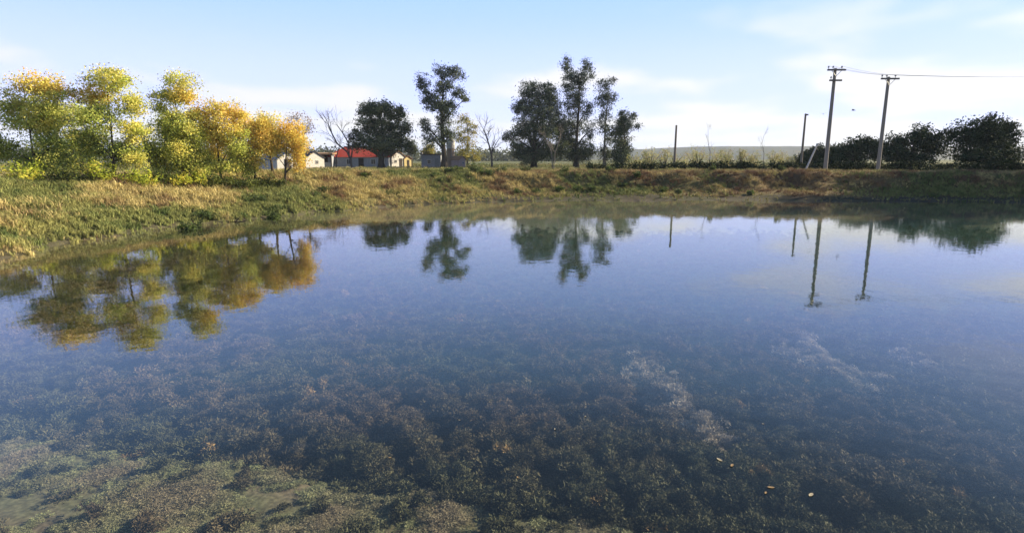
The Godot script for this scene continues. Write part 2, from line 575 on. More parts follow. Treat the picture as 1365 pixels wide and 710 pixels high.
func cable(a: Vector3, b: Vector3, sag: float, label: String) -> void:
	var o := thing("power_cable", label, "cable", a, 0.0, "overhead cables")
	var g := Geo.new()
	var pts := []
	var rad := []
	for k in 15:
		var t := k / 14.0
		pts.append((b - a) * t - Vector3(0, sag * 4.0 * t * (1.0 - t), 0))
		rad.append(0.009)
	g.tube(pts, rad, 5)
	part("wire", g.mesh(), M.metal, o)

func bird(at: Vector3, turn: float, label: String) -> void:
	var o := thing("bird", label, "bird", at, turn, "birds in flight")
	var g := Geo.new()
	g.tube([Vector3(0, 0, -0.17), Vector3(0, 0.01, -0.13), Vector3(0, 0.015, -0.07), Vector3(0, 0, 0.02), Vector3(0, 0, 0.1), Vector3(0, 0, 0.2)], [0.008, 0.028, 0.04, 0.042, 0.022, 0.03], 8)
	for s in [-1.0, 1.0]:
		g.quad(Vector3(s * 0.03, 0.02, -0.07), Vector3(s * 0.2, 0.12, -0.09), Vector3(s * 0.19, 0.12, 0.02), Vector3(s * 0.03, 0.02, 0.05))
		g.tri(Vector3(s * 0.2, 0.12, -0.09), Vector3(s * 0.42, 0.08, 0.02), Vector3(s * 0.19, 0.12, 0.02))
	part("body", g.mesh(false), M.feather, o)

# ---------------------------------------------------------------- grass and weeds
func tuft_mesh(blades: int, wide: float, bend: float, seed_: int) -> ArrayMesh:
	rng.seed = seed_
	var g := Geo.new()
	for k in blades:
		var a := rng.randf() * TAU
		var out := Vector3(cos(a), 0, sin(a))
		var side := Vector3(-out.z, 0, out.x) * wide * rng.randf_range(0.6, 1.2)
		var p := out * rng.randf() * 0.22
		var h := rng.randf_range(0.45, 1.0)
		var q := p + out * bend * 0.3 * rng.randf() + Vector3(0, h * 0.6, 0)
		var t := p + out * bend * rng.randf_range(0.4, 1.2) + Vector3(0, h * rng.randf_range(0.75, 1.0), 0)
		g.quad(p - side, p + side, q + side * 0.7, q - side * 0.7)
		g.tri(q - side * 0.7, q + side * 0.7, t)
	for k in g.v.size(): g.c.append(Color.WHITE)
	return g.mesh(false)

func weed_mesh(leaves: int, leaf: float, seed_: int) -> ArrayMesh:
	# a tangled cushion of fine shoots: several rounded heads, short leaves pointing outwards
	rng.seed = seed_
	var g := Geo.new()
	var heads := []
	for k in 7:
		var a := rng.randf() * TAU
		var r := rng.randf_range(0.1, 0.75)
		heads.append([Vector3(cos(a) * r, rng.randf_range(0.35, 0.8), sin(a) * r), rng.randf_range(0.22, 0.42), rng.randf_range(0.75, 1.25)])
	for k in leaves:
		var h: Array = heads[rng.randi() % 7]
		var d := dir3()
		d.y = absf(d.y) * 0.9 - 0.15
		var p: Vector3 = h[0] + d * h[1] * pow(rng.randf(), 0.4)
		if rng.randf() < 0.25: p.y *= rng.randf()
		var along := (d + dir3() * 0.7).normalized()
		var sz := leaf * rng.randf_range(0.5, 1.4)
		var v: float = h[2] * rng.randf_range(0.7, 1.3)
		g.leaf(p, along * sz, along.cross(dir3()).normalized() * sz * 0.28, Color(v, v, v))
	return g.mesh(false)

func scatter(called: String, label: String, category: String, mesh: Mesh, m: Material, places: Array) -> void:
	# places: [position, turn, scale, colour] ...
	var mm := MultiMesh.new()
	mm.transform_format = MultiMesh.TRANSFORM_3D
	mm.use_colors = true
	mm.mesh = mesh
	mm.instance_count = places.size()
	for k in places.size():
		var p: Array = places[k]
		mm.set_instance_transform(k, Transform3D(Basis(Vector3.UP, p[1]).scaled(p[2]), p[0]))
		mm.set_instance_color(k, p[3])
	var o := MultiMeshInstance3D.new()
	o.name = called
	o.multimesh = mm
	o.material_override = m
	add_child(o)
	tag(o, label, category, "", "stuff")

func grasses() -> void:
	var green := []
	var dry := []
	rng.seed = 77
	var tries := 0
	while tries < 190000:
		tries += 1
		var z := rng.randf_range(-58.0, -11.0)
		var reach := 6.0 - z
		var x := rng.randf_range(-minf(reach, 48.0), minf(reach, 52.0))
		if z > -34.0 and x > -5.0 and x < 30.0: continue
		var s := shore_distance(x, z)
		if s < -0.3 or s > 19.0: continue
		if s < 0.1 and rng.randf() < 0.6: continue
		if s > 11.0 and rng.randf() < 0.6: continue
		var right := smooth(-9.0, 6.0, x) * smooth(-18.0, -30.0, z)
		var a := n_mid.get_noise_2d(x * 2.2, z * 2.2)
		var b := n_low.get_noise_2d(x * 4.0 + 90.0, z * 4.0)
		# the muddy shelf below the right-hand bank carries little
		var keep := 1.0
		if s < 3.4: keep = lerpf(1.0, 0.3 + 0.6 * smooth(0.02, 0.25, a), right)
		if s < 1.2: keep *= lerpf(0.85, 0.45, right)
		if rng.randf() > keep: continue
		var band := right * smooth(3.6, 5.0, s) * smooth(9.8, 8.0, s)    # the brow hung with dead grass
		var dryness := 0.46 + 0.9 * b + 0.7 * a + 0.42 * band - 0.15 * smooth(3.0, 1.0, s)
		var pos := Vector3(x, height(x, z, s) - 0.02, z)
		var turn := rng.randf() * TAU
		var v := rng.randf_range(0.7, 1.3)
		if dryness + rng.randfn() * 0.16 > 0.5:
			var hgt := rng.randf_range(0.16, 0.42) * (1.0 + 0.15 * band) * (1.0 - 0.35 * right) * (1.0 if s > 1.5 else 0.6)
			var c := Color(0.47, 0.39, 0.165).lerp(Color(0.18, 0.105, 0.06), clampf(0.1 + 1.7 * n_mid.get_noise_2d(x * 3.0 + 40.0, z * 3.0) + 0.6 * right, 0, 1))
			hgt *= 1.0 + 1.1 * maxf(0.0, n_fine.get_noise_2d(x * 0.8, z * 0.8))
			dry.append([pos, turn, Vector3(hgt * 1.1, hgt, hgt * 1.1), Color(c.r * v, c.g * v, c.b * v)])
		else:
			var hgt := rng.randf_range(0.12, 0.34) * (1.0 if s > 1.5 else lerpf(0.9, 0.6, right)) * (1.0 + 0.8 * maxf(a, 0.0))
			var c := Color(0.21, 0.225, 0.075).lerp(Color(0.36, 0.32, 0.115), clampf(0.4 + 1.6 * b, 0, 1)).lerp(Color(0.08, 0.115, 0.035), clampf(2.0 * n_mid.get_noise_2d(x * 4.0, z * 4.0 + 60.0), 0, 1))
			green.append([pos, turn, Vector3(hgt * 1.2, hgt, hgt * 1.2), Color(c.r * v, c.g * v, c.b * v)])
	scatter("green_grass", "short green grass growing over the pond bank", "grass", tuft_mesh(16, 0.035, 0.45, 5), M.blade, green)
	scatter("dry_grass", "straw and russet dead grass tufts on the pond bank", "dry grass", tuft_mesh(14, 0.028, 0.7, 6), M.blade, dry)
	var field := []
	rng.seed = 88
	while field.size() < 26000:
		var z := -lerpf(44.0, 150.0, pow(rng.randf(), 1.6))
		var x := rng.randf_range(-1.0, 1.0) * (8.0 - z)
		if Vector2(x, z + 20.0).length() < 119.0 and shore_distance(x, z) < 15.0: continue
		var hgt := rng.randf_range(0.2, 0.5)
		var v := rng.randf_range(0.7, 1.3)
		var c := Color(0.16, 0.185, 0.055).lerp(Color(0.30, 0.26, 0.11), clampf(0.4 + 1.5 * n_low.get_noise_2d(x * 2.0, z * 2.0) + rng.randfn() * 0.2, 0, 1))
		field.append([on_ground(x, z, 0.02), rng.randf() * TAU, Vector3(hgt * 1.8, hgt, hgt * 1.8), Color(c.r * v, c.g * v, c.b * v)])
	scatter("field_grass", "rough pale grass in the field beyond the pond", "grass", tuft_mesh(16, 0.05, 0.6, 7), M.blade, field)

func weeds() -> void:
	var bed := []
	var mat_ := []
	rng.seed = 99
	for t in 110000:
		var z := -lerpf(3.2, 27.0, pow(rng.randf(), 1.7))
		var x := rng.randf_range(-1.0, 1.0) * (1.2 - z * 1.02)
		var s := shore_distance(x, z)
		if s > -0.4: continue
		var sh := shallow(x, z) if z > -13.0 else 0.0
		# hummocks about half a metre across, with bare dark hollows between them
		var a := n_mid.get_noise_2d(x * 14.0, z * 14.0) + 0.5 * n_fine.get_noise_2d(x * 5.0, z * 5.0)
		var b := n_low.get_noise_2d(x * 26.0, z * 26.0)
		if rng.randf() < sh * (0.996 - 0.08 * maxf(a, 0.0)): continue
		var y := height(x, z, s)
		var wide := 0.09 + 0.15 * pow(rng.randf(), 1.5)
		# the canopy: rounded hummocks with hollows between; plants fill it from the bed to just under the surface
		var top := clampf(0.5 + 1.3 * a + 0.25 * b, 0.0, 1.0) * minf(0.5, -y - 0.1) * lerpf(1.0, 0.3, sh)
		y += maxf(0.0, top * (1.0 - pow(rng.randf(), 3.0)) - wide * 0.5)
		wide = minf(wide, (-y - 0.03) / 1.1)
		if wide < 0.03: continue
		var tall := wide * rng.randf_range(0.8, 1.1)
		var v := rng.randf_range(0.6, 1.4)
		var c := Color(0.112, 0.086, 0.052).lerp(Color(0.072, 0.076, 0.037), clampf(0.5 + 1.8 * n_low.get_noise_2d(x * 14.0 + 30.0, z * 14.0) + 0.6 * smooth(-5.5, -4.0, z), 0, 1))
		if z > -13.0 and rng.randf() < 1.6 * silt(x, z): c = c.lerp(Color(0.36, 0.32, 0.25), rng.randf_range(0.65, 1.0))   # plants coated with pale silt
		if rng.randf() < 0.01: c = Color(0.22, 0.15, 0.06)
		bed.append([Vector3(x, y - 0.03, z), rng.randf() * TAU, Vector3(wide, tall, wide), Color(c.r * v, c.g * v, c.b * v)])
	scatter("water_weed", "dark brown bushy weed bed under the clear water", "water weed", weed_mesh(520, 0.10, 8), M.weed, bed)
	rng.seed = 101
	for t in 30000:
		var z := rng.randf_range(-6.6, -2.6)
		var x := rng.randf_range(-7.0, 6.0)
		var sh := shallow(x, z)
		if rng.randf() > sh: continue
		var s := shore_distance(x, z)
		if s > -0.3: continue
		var a := n_fine.get_noise_2d(x * 1.1 + 9.0, z * 1.1)
		if rng.randf() < 0.45 - 1.5 * a: continue
		var v := rng.randf_range(0.8, 1.2)
		var c := Color(0.20, 0.22, 0.105).lerp(Color(0.215, 0.185, 0.12), clampf(0.4 + 1.6 * a, 0, 1))
		mat_.append([Vector3(x, height(x, z, s) - 0.01, z), rng.randf() * TAU, Vector3(0.11, rng.randf_range(0.02, 0.07), 0.11), Color(c.r * v, c.g * v, c.b * v)])
	scatter("algae_carpet", "pale green algae carpet on the shallow bottom near shore", "algae", weed_mesh(320, 0.09, 9), M.weed, mat_)

func floating_leaf(x: float, z: float, size: float, col: Color, turn: float) -> void:
	var o := thing("floating_leaf", "fallen pale dry leaf floating on the pond above dark weeds", "leaf", Vector3(x, 0.004, z), turn, "leaves afloat over the weed bed")
	var g := Geo.new()
	var half := 5
	for k in half:
		var t := -1.0 + 2.0 * k / half
		var u := -1.0 + 2.0 * (k + 1) / half
		var wt := 0.42 * sqrt(maxf(0.0, 1.0 - t * t)) + 0.01
		var wu := 0.42 * sqrt(maxf(0.0, 1.0 - u * u)) + 0.01
		for s in [-1.0, 1.0]:
			g.quad(Vector3(t, 0.05 * t * t, 0) * size, Vector3(u, 0.05 * u * u, 0) * size, Vector3(u, 0.14 * wu + 0.05 * u * u, s * wu) * size, Vector3(t, 0.14 * wt + 0.05 * t * t, s * wt) * size)
	var m := mat(col, 0.7)
	m.cull_mode = BaseMaterial3D.CULL_DISABLED
	part("blade", g.mesh(false), m, o)
	var st := Geo.new()
	st.tube([Vector3(size, 0.05 * size, 0), Vector3(size * 1.45, 0.09 * size, size * 0.1)], [size * 0.03, size * 0.02], 5)
	part("stalk", st.mesh(), M.bark, o)

# ---------------------------------------------------------------- sky
func sky_color(el: float) -> Vector3:
	# clear autumn sky, degrees above the horizon: pale low down, deepening upwards
	var keys := [[0.0, Vector3(0.93, 0.98, 1.2)], [7.0, Vector3(0.73, 0.86, 1.48)], [14.0, Vector3(0.48, 0.72, 1.45)], [20.0, Vector3(0.33, 0.60, 1.10)], [28.0, Vector3(0.15, 0.28, 0.48)], [38.0, Vector3(0.10, 0.18, 0.33)], [60.0, Vector3(0.085, 0.145, 0.28)], [90.0, Vector3(0.08, 0.13, 0.26)]]
	for k in keys.size() - 1:
		if el <= keys[k + 1][0]:
			return (keys[k][1] as Vector3).lerp(keys[k + 1][1], smoothstep(0.0, 1.0, (el - keys[k][0]) / (keys[k + 1][0] - keys[k][0])) * 0.4 + 0.6 * (el - keys[k][0]) / (keys[k + 1][0] - keys[k][0]))
	return keys[-1][1]

func sky_image(sun: Vector3) -> ImageTexture:
	var w := 1280
	var h := 640
	var im := Image.create(w, h, false, Image.FORMAT_RGBF)
	var cl := FastNoiseLite.new()
	cl.seed = 21
	cl.frequency = 1.0
	cl.fractal_octaves = 5
	for j in h:
		var el := PI * (0.5 - (j + 0.5) / h)
		var y := sin(el)
		var up := maxf(y, 0.0)
		var t1 := 1.0 - exp(-up * 5.5)
		var base := sky_color(rad_to_deg(maxf(el, 0.0)))
		for k in w:
			var az := TAU * (k + 0.5) / w
			var d := Vector3(sin(az) * cos(el), y, -cos(az) * cos(el))
			var c := base
			var ang := acos(clampf(d.dot(sun), -1.0, 1.0))
			c += Vector3(0.85, 1.0, 1.1) * (0.55 * exp(-ang / 0.38) + 0.3 * exp(-ang / 0.12)) * (0.4 + 0.6 * (1.0 - t1))
			if y > 0.0:
				var f := 1.0 / (y + 0.10)
				var n := cl.get_noise_3d(d.x * f * 0.62, 3.0 + y * 3.0, d.z * f * 0.62)
				var low := exp(-up * 7.0)
				var cover := smoothstep(0.10, 0.55, n + 0.45 * low + 0.62 * maxf(cos(ang), 0.0) * low - 0.16) * 0.9 * exp(-maxf(up - 0.15, 0.0) * 13.0)
				c = c.lerp(Vector3(1.05, 1.04, 1.03) * (0.92 + 0.4 * exp(-ang / 0.6)), cover)
			im.set_pixel(k, j, Color(c.x, c.y, c.z))
	return ImageTexture.create_from_image(im)

# ---------------------------------------------------------------- all of it
func _ready() -> void:
	# camera
	var cam := Camera3D.new()
	cam.name = "camera"
	cam.position = Vector3(0, 2.8, 0)
	cam.rotation.x = -0.1882
	cam.fov = 50.0
	cam.near = 0.1
	cam.far = 9000.0
	add_child(cam)
	cam.current = true
	# sun: low on the right
	var sun_az := deg_to_rad(72.0)
	var sun_el := deg_to_rad(25.0)
	var to_sun := Vector3(sin(sun_az) * cos(sun_el), sin(sun_el), -cos(sun_az) * cos(sun_el))
	var sun := DirectionalLight3D.new()
	sun.name = "sun"
	sun.light_color = Color(1.0, 0.93, 0.80)
	sun.light_energy = 1.6
	sun.light_angular_distance = 0.5
	sun.shadow_enabled = true
	add_child(sun)
	sun.look_at_from_position(to_sun * 100.0, Vector3.ZERO, Vector3.UP)
	# sky and air
	var sky_mat := PanoramaSkyMaterial.new()
	sky_mat.panorama = sky_image(to_sun)
	var sky := Sky.new()
	sky.sky_material = sky_mat
	var env := Environment.new()
	env.background_mode = Environment.BG_SKY
	env.sky = sky
	env.background_energy_multiplier = 0.375
	env.tonemap_mode = Environment.TONE_MAPPER_LINEAR
	env.tonemap_exposure = 2.7
	env.sdfgi_enabled = true
	env.ssao_enabled = true
	env.ssil_enabled = true
	env.volumetric_fog_enabled = true
	env.volumetric_fog_density = 0.0
	env.fog_enabled = true
	env.fog_mode = Environment.FOG_MODE_EXPONENTIAL
	env.fog_density = 0.00022
	env.fog_light_color = Color(0.86, 0.92, 1.0)
	var we := WorldEnvironment.new()
	we.name = "environment"
	we.environment = env
	add_child(we)

	for a in [[n_low, 3, 0.02, 3], [n_mid, 5, 0.14, 4], [n_fine, 9, 0.9, 4]]:
		a[0].seed = a[1]
		a[0].frequency = a[2]
		a[0].fractal_octaves = a[3]
	materials()
	make_ground()
	make_water()
	make_murk()
	make_hill()
	buildings()
	trees()
	furniture()
	grasses()
	weeds()
	details()

func materials() -> void:
	var grain := noise_tex(0.02, Color(0.62, 0.62, 0.62), Color(1, 1, 1), 11)
	M.ground = mat(Color.WHITE, 0.95, noise_tex(0.03, Color(0.55, 0.55, 0.55), Color(1, 1, 1), 12, 6), 0.9)
	M.ground.vertex_color_use_as_albedo = true
	M.water = StandardMaterial3D.new()
	M.water.albedo_color = Color(0.30, 0.28, 0.22, 0.03)
	M.water.transparency = BaseMaterial3D.TRANSPARENCY_ALPHA
	M.water.metallic_specular = 0.5
	M.water.roughness = 0.03
	M.water.cull_mode = BaseMaterial3D.CULL_DISABLED
	M.water.normal_enabled = true
	M.water.normal_texture = noise_tex(0.012, Color.BLACK, Color.WHITE, 13, 3, true, 12.0)
	M.water.normal_scale = 0.012
	M.water.uv1_triplanar = true
	M.water.uv1_world_triplanar = true
	M.water.uv1_scale = Vector3(0.28, 0.28, 0.28)
	M.bark = mat(Color(0.085, 0.068, 0.052), 0.95, grain, 2.0)
	M.pale_bark = mat(Color(0.24, 0.21, 0.18), 0.9, grain, 1.5)
	M.grey_bark = mat(Color(0.13, 0.11, 0.10), 0.9, grain, 1.5)
	M.leaf = leaf_mat(0.95, 0.7)
	M.dark_leaf = leaf_mat(0.3, 0.8)
	M.dark_leaf.metallic_specular = 0.15
	M.blade = leaf_mat(0.35, 0.7)
	M.weed = leaf_mat(0.3, 0.8)
	M.white_wall = mat(Color(0.72, 0.69, 0.64), 0.9, grain, 0.6)
	M.grey_wall = mat(Color(0.40, 0.42, 0.46), 0.9, grain, 0.6)
	M.pink_wall = mat(Color(0.55, 0.42, 0.38), 0.9, grain, 0.6)
	M.yellow_wall = mat(Color(0.62, 0.50, 0.24), 0.9, grain, 0.6)
	M.tan_brick = mat(Color(0.42, 0.31, 0.22), 0.9, grain, 1.2)
	M.brick = mat(Color(0.30, 0.14, 0.10), 0.9, grain, 1.2)
	M.red_roof = mat(Color(0.50, 0.075, 0.055), 0.7, grain, 0.5)
	M.red_ridge = mat(Color(0.42, 0.08, 0.06), 0.7, grain, 0.5)
	M.slate = mat(Color(0.10, 0.085, 0.10), 0.8, grain, 0.7)
	M.blue_roof = mat(Color(0.22, 0.25, 0.32), 0.6, grain, 0.5)
	M.tan_roof = mat(Color(0.42, 0.27, 0.16), 0.9, grain, 0.6)
	M.brown_roof = mat(Color(0.22, 0.11, 0.08), 0.9, grain, 0.6)
	M.dark_wood = mat(Color(0.055, 0.042, 0.035), 0.8, grain, 1.0)
	M.grey_door = mat(Color(0.30, 0.32, 0.35), 0.7, grain, 1.0)
	M.frame = mat(Color(0.45, 0.44, 0.42), 0.6)
	M.dark_glass = mat(Color(0.02, 0.022, 0.028), 0.12)
	M.dark_glass.metallic_specular = 0.5
	M.metal = mat(Color(0.30, 0.30, 0.30), 0.5)
	M.metal.metallic = 0.7
	M.pole_wood = mat(Color(0.27, 0.235, 0.20), 0.9, grain, 3.0)
	M.concrete = mat(Color(0.36, 0.33, 0.29), 0.9, grain, 2.0)
	M.insulator = mat(Color(0.35, 0.33, 0.30), 0.25)
	M.feather = mat(Color(0.05, 0.05, 0.055), 0.8)

func trees() -> void:
	tree("autumn_tree", "tall yellow green autumn tree with open tiered crown on the bank", on_ground(-17.60, -31.00), {"lobes": [[0.22, 5.26, -0.26, 0.73, 0.39, 0], [-0.49, 4.55, -0.47, 0.88, 0.34, 0], [0.50, 4.58, -0.09, 0.63, 0.34, 1], [-0.92, 3.82, -0.18, 0.39, 0.44, 0], [0.75, 3.59, -0.26, 0.44, 0.44, 0], [-0.68, 2.80, -0.11, 0.83, 0.68, 2], [0.35, 2.80, 0.44, 0.78, 0.68, 0], [-1.20, 1.75, 0.28, 0.68, 0.68, 2], [-0.08, 1.75, 0.35, 0.98, 0.68, 0], [0.45, 1.09, -0.26, 0.68, 0.49, 0], [-0.77, 0.94, 0.04, 0.88, 0.44, 0], [0.85, 2.26, -0.15, 0.49, 0.68, 0], [-0.22, 2.35, -0.30, 0.68, 0.49, 0], [-0.02, 0.86, -0.31, 0.59, 0.39, 0], [-1.20, 1.10, -0.19, 0.49, 0.44, 0], [-0.21, 3.51, 0.23, 0.39, 0.39, 0], [1.09, 0.71, 0.17, 0.39, 0.29, 0]], "palettes": [[Color(0.502, 0.513, 0.125), Color(0.422, 0.467, 0.103), Color(0.593, 0.536, 0.137)], [Color(0.660, 0.536, 0.125), Color(0.570, 0.513, 0.137), Color(0.660, 0.467, 0.114)], [Color(0.331, 0.388, 0.091), Color(0.262, 0.308, 0.080), Color(0.456, 0.467, 0.114)]], "leaf": 0.052, "clump": 0.38, "per": 110, "trunk": 0.07, "slim": 0.55, "twigs": 0.5, "fill": 1.25}, "autumn trees along the left bank")
	tree("autumn_tree", "broad autumn tree with orange tinged top and green skirts", on_ground(-16.14, -32.00), {"lobes": [[-0.77, 3.65, 0.21, 0.50, 0.45, 0], [0.16, 3.96, 0.33, 0.81, 0.50, 1], [1.02, 3.96, -0.25, 0.60, 0.55, 0], [-0.43, 2.94, -0.18, 0.71, 0.45, 1], [0.65, 3.09, 0.14, 0.81, 0.55, 1], [1.17, 2.45, 0.17, 0.55, 0.60, 2], [-0.96, 1.77, 0.24, 0.50, 0.50, 3], [-0.75, 1.00, 0.34, 0.65, 0.45, 2], [0.77, 1.73, -0.28, 0.50, 0.45, 2], [0.16, 0.96, 0.06, 0.40, 0.35, 2], [0.01, 2.38, 0.14, 0.60, 0.45, 1], [-1.29, 0.96, 0.00, 0.45, 0.45, 2], [0.63, 1.08, -0.20, 0.45, 0.40, 2]], "palettes": [[Color(0.660, 0.479, 0.103), Color(0.638, 0.410, 0.103), Color(0.627, 0.524, 0.125)], [Color(0.660, 0.536, 0.125), Color(0.570, 0.513, 0.137), Color(0.660, 0.467, 0.114)], [Color(0.502, 0.513, 0.125), Color(0.422, 0.467, 0.103), Color(0.593, 0.536, 0.137)], [Color(0.331, 0.388, 0.091), Color(0.262, 0.308, 0.080), Color(0.456, 0.467, 0.114)]], "leaf": 0.052, "clump": 0.38, "per": 110, "trunk": 0.07, "slim": 0.55, "twigs": 0.5, "fill": 1.25}, "autumn trees along the left bank")
	tree("autumn_tree", "rounded yellow autumn tree in front of the white barn", on_ground(-14.69, -33.00), {"lobes": [[0.35, 3.45, -0.03, 0.70, 0.47, 0], [-0.29, 2.95, -0.31, 0.56, 0.52, 1], [0.72, 2.83, 0.27, 0.47, 0.42, 0], [-0.29, 2.00, 0.25, 0.52, 0.52, 2], [0.18, 1.50, 0.02, 0.37, 0.37, 0], [-0.62, 1.08, -0.13, 0.47, 0.33, 2], [1.02, 3.45, 0.21, 0.37, 0.33, 0], [0.17, 2.42, 0.05, 0.56, 0.42, 0], [-0.88, 2.00, 0.22, 0.42, 0.56, 2], [-0.15, 1.08, 0.20, 0.42, 0.33, 2], [0.75, 2.17, 0.00, 0.33, 0.37, 0]], "palettes": [[Color(0.660, 0.536, 0.125), Color(0.570, 0.513, 0.137), Color(0.660, 0.467, 0.114)], [Color(0.660, 0.479, 0.103), Color(0.638, 0.410, 0.103), Color(0.627, 0.524, 0.125)], [Color(0.502, 0.513, 0.125), Color(0.422, 0.467, 0.103), Color(0.593, 0.536, 0.137)]], "leaf": 0.052, "clump": 0.38, "per": 110, "trunk": 0.07, "slim": 0.55, "twigs": 0.5, "fill": 1.25}, "autumn trees along the left bank")
	tree("autumn_tree", "golden autumn tree next to the small white gabled shed", on_ground(-13.18, -33.50), {"lobes": [[0.41, 3.35, -0.09, 0.81, 0.43, 0], [-0.30, 3.10, 0.06, 0.48, 0.38, 1], [0.95, 2.59, -0.04, 0.43, 0.52, 1], [0.26, 2.51, -0.28, 0.62, 0.43, 1], [0.82, 1.93, -0.09, 0.33, 0.38, 0], [-0.46, 2.14, 0.18, 0.43, 0.33, 1], [0.69, 1.33, -0.15, 0.24, 0.33, 0], [0.54, 2.85, -0.35, 0.57, 0.48, 1], [-0.17, 2.60, 0.07, 0.43, 0.38, 1], [0.88, 1.59, -0.06, 0.19, 0.38, 1]], "palettes": [[Color(0.660, 0.479, 0.103), Color(0.638, 0.410, 0.103), Color(0.627, 0.524, 0.125)], [Color(0.660, 0.536, 0.125), Color(0.570, 0.513, 0.137), Color(0.660, 0.467, 0.114)]], "leaf": 0.052, "clump": 0.38, "per": 110, "trunk": 0.07, "slim": 0.55, "twigs": 0.5, "fill": 1.25}, "autumn trees along the left bank")
	tree("autumn_tree", "leafy green autumn tree with yellow top at the bank's bend", on_ground(-19.95, -29.00), {"lobes": [[0.45, 4.87, 0.05, 1.10, 0.55, 0], [-0.68, 4.09, -0.04, 0.91, 0.59, 1], [1.23, 3.80, -0.16, 0.78, 0.59, 0], [-0.14, 3.19, 0.80, 1.19, 0.64, 2], [0.93, 2.28, -0.34, 0.82, 0.73, 0], [-1.08, 2.28, -0.10, 0.82, 0.73, 2], [-0.19, 1.37, -0.55, 1.37, 0.64, 2], [1.28, 1.12, 0.11, 0.59, 0.50, 0]], "palettes": [[Color(0.502, 0.513, 0.125), Color(0.422, 0.467, 0.103), Color(0.593, 0.536, 0.137)], [Color(0.660, 0.536, 0.125), Color(0.570, 0.513, 0.137), Color(0.660, 0.467, 0.114)], [Color(0.331, 0.388, 0.091), Color(0.262, 0.308, 0.080), Color(0.456, 0.467, 0.114)]], "leaf": 0.052, "clump": 0.38, "per": 110, "trunk": 0.07, "slim": 0.55, "twigs": 0.5, "fill": 1.25}, "autumn trees along the left bank")
	tree("autumn_tree", "dense yellow tree filling the bank beyond the bend", on_ground(-23.06, -28.00), {"lobes": [[0.47, 4.41, -0.35, 1.15, 0.57, 0], [-0.72, 3.66, -0.19, 0.97, 0.62, 1], [1.50, 3.48, 0.26, 0.79, 0.62, 1], [0.03, 2.79, -0.32, 1.32, 0.66, 1], [1.02, 1.73, 0.07, 0.88, 0.71, 2], [-1.22, 1.73, 0.58, 1.06, 0.71, 2], [-0.17, 1.03, -0.66, 1.23, 0.53, 2]], "palettes": [[Color(0.660, 0.536, 0.125), Color(0.570, 0.513, 0.137), Color(0.660, 0.467, 0.114)], [Color(0.502, 0.513, 0.125), Color(0.422, 0.467, 0.103), Color(0.593, 0.536, 0.137)], [Color(0.331, 0.388, 0.091), Color(0.262, 0.308, 0.080), Color(0.456, 0.467, 0.114)]], "leaf": 0.052, "clump": 0.38, "per": 110, "trunk": 0.07, "slim": 0.55, "twigs": 0.5, "fill": 1.25}, "autumn trees along the left bank")
	tree("autumn_tree", "soft green yellow tree behind the tall tiered tree", on_ground(-21.87, -37.00), {"lobes": [[0.11, 3.62, -0.62, 1.05, 0.93, 0], [0.58, 2.24, -0.43, 1.16, 0.87, 0], [-0.67, 1.77, 0.31, 0.87, 0.87, 1], [0.11, 1.09, 0.18, 1.16, 0.58, 0]], "palettes": [[Color(0.502, 0.513, 0.125), Color(0.422, 0.467, 0.103), Color(0.593, 0.536, 0.137)], [Color(0.331, 0.388, 0.091), Color(0.262, 0.308, 0.080), Color(0.456, 0.467, 0.114)]], "leaf": 0.06, "clump": 0.42, "per": 80, "trunk": 0.09, "slim": 0.55, "twigs": 0.6, "fill": 1.0}, "autumn trees of the second row")
	tree("autumn_tree", "pale yellow tree behind the broad orange tinged tree", on_ground(-19.53, -37.00), {"lobes": [[0.08, 3.03, -0.33, 0.93, 0.82, 0], [0.64, 2.01, -0.21, 0.93, 0.76, 1], [-0.56, 1.46, -0.35, 0.82, 0.70, 0], [0.25, 1.00, -0.05, 0.82, 0.52, 0]], "palettes": [[Color(0.502, 0.513, 0.125), Color(0.422, 0.467, 0.103), Color(0.593, 0.536, 0.137)], [Color(0.660, 0.536, 0.125), Color(0.570, 0.513, 0.137), Color(0.660, 0.467, 0.114)]], "leaf": 0.06, "clump": 0.42, "per": 80, "trunk": 0.09, "slim": 0.55, "twigs": 0.6, "fill": 1.0}, "autumn trees of the second row")
	tree("autumn_tree", "pale yellow tree behind the rounded yellow tree", on_ground(-17.23, -37.00), {"lobes": [[0.08, 3.34, -0.42, 0.68, 0.63, 0], [0.48, 2.51, 0.20, 0.74, 0.68, 1], [-0.42, 2.05, 0.36, 0.68, 0.63, 1], [0.18, 1.30, 0.45, 0.74, 0.47, 0]], "palettes": [[Color(0.660, 0.536, 0.125), Color(0.570, 0.513, 0.137), Color(0.660, 0.467, 0.114)], [Color(0.502, 0.513, 0.125), Color(0.422, 0.467, 0.103), Color(0.593, 0.536, 0.137)]], "leaf": 0.06, "clump": 0.42, "per": 80, "trunk": 0.09, "slim": 0.55, "twigs": 0.6, "fill": 1.0}, "autumn trees of the second row")
	tree("autumn_tree", "thin yellow tree half hidden behind the golden tree", on_ground(-15.32, -37.00), {"lobes": [[0.06, 3.35, 0.20, 0.63, 0.53, 0], [0.39, 2.70, 0.39, 0.63, 0.53, 0], [-0.41, 2.24, -0.34, 0.53, 0.47, 1], [-0.78, 1.77, -0.12, 0.42, 0.42, 1]], "palettes": [[Color(0.660, 0.536, 0.125), Color(0.570, 0.513, 0.137), Color(0.660, 0.467, 0.114)], [Color(0.502, 0.513, 0.125), Color(0.422, 0.467, 0.103), Color(0.593, 0.536, 0.137)]], "leaf": 0.06, "clump": 0.42, "per": 80, "trunk": 0.09, "slim": 0.55, "twigs": 0.6, "fill": 1.0}, "autumn trees of the second row")
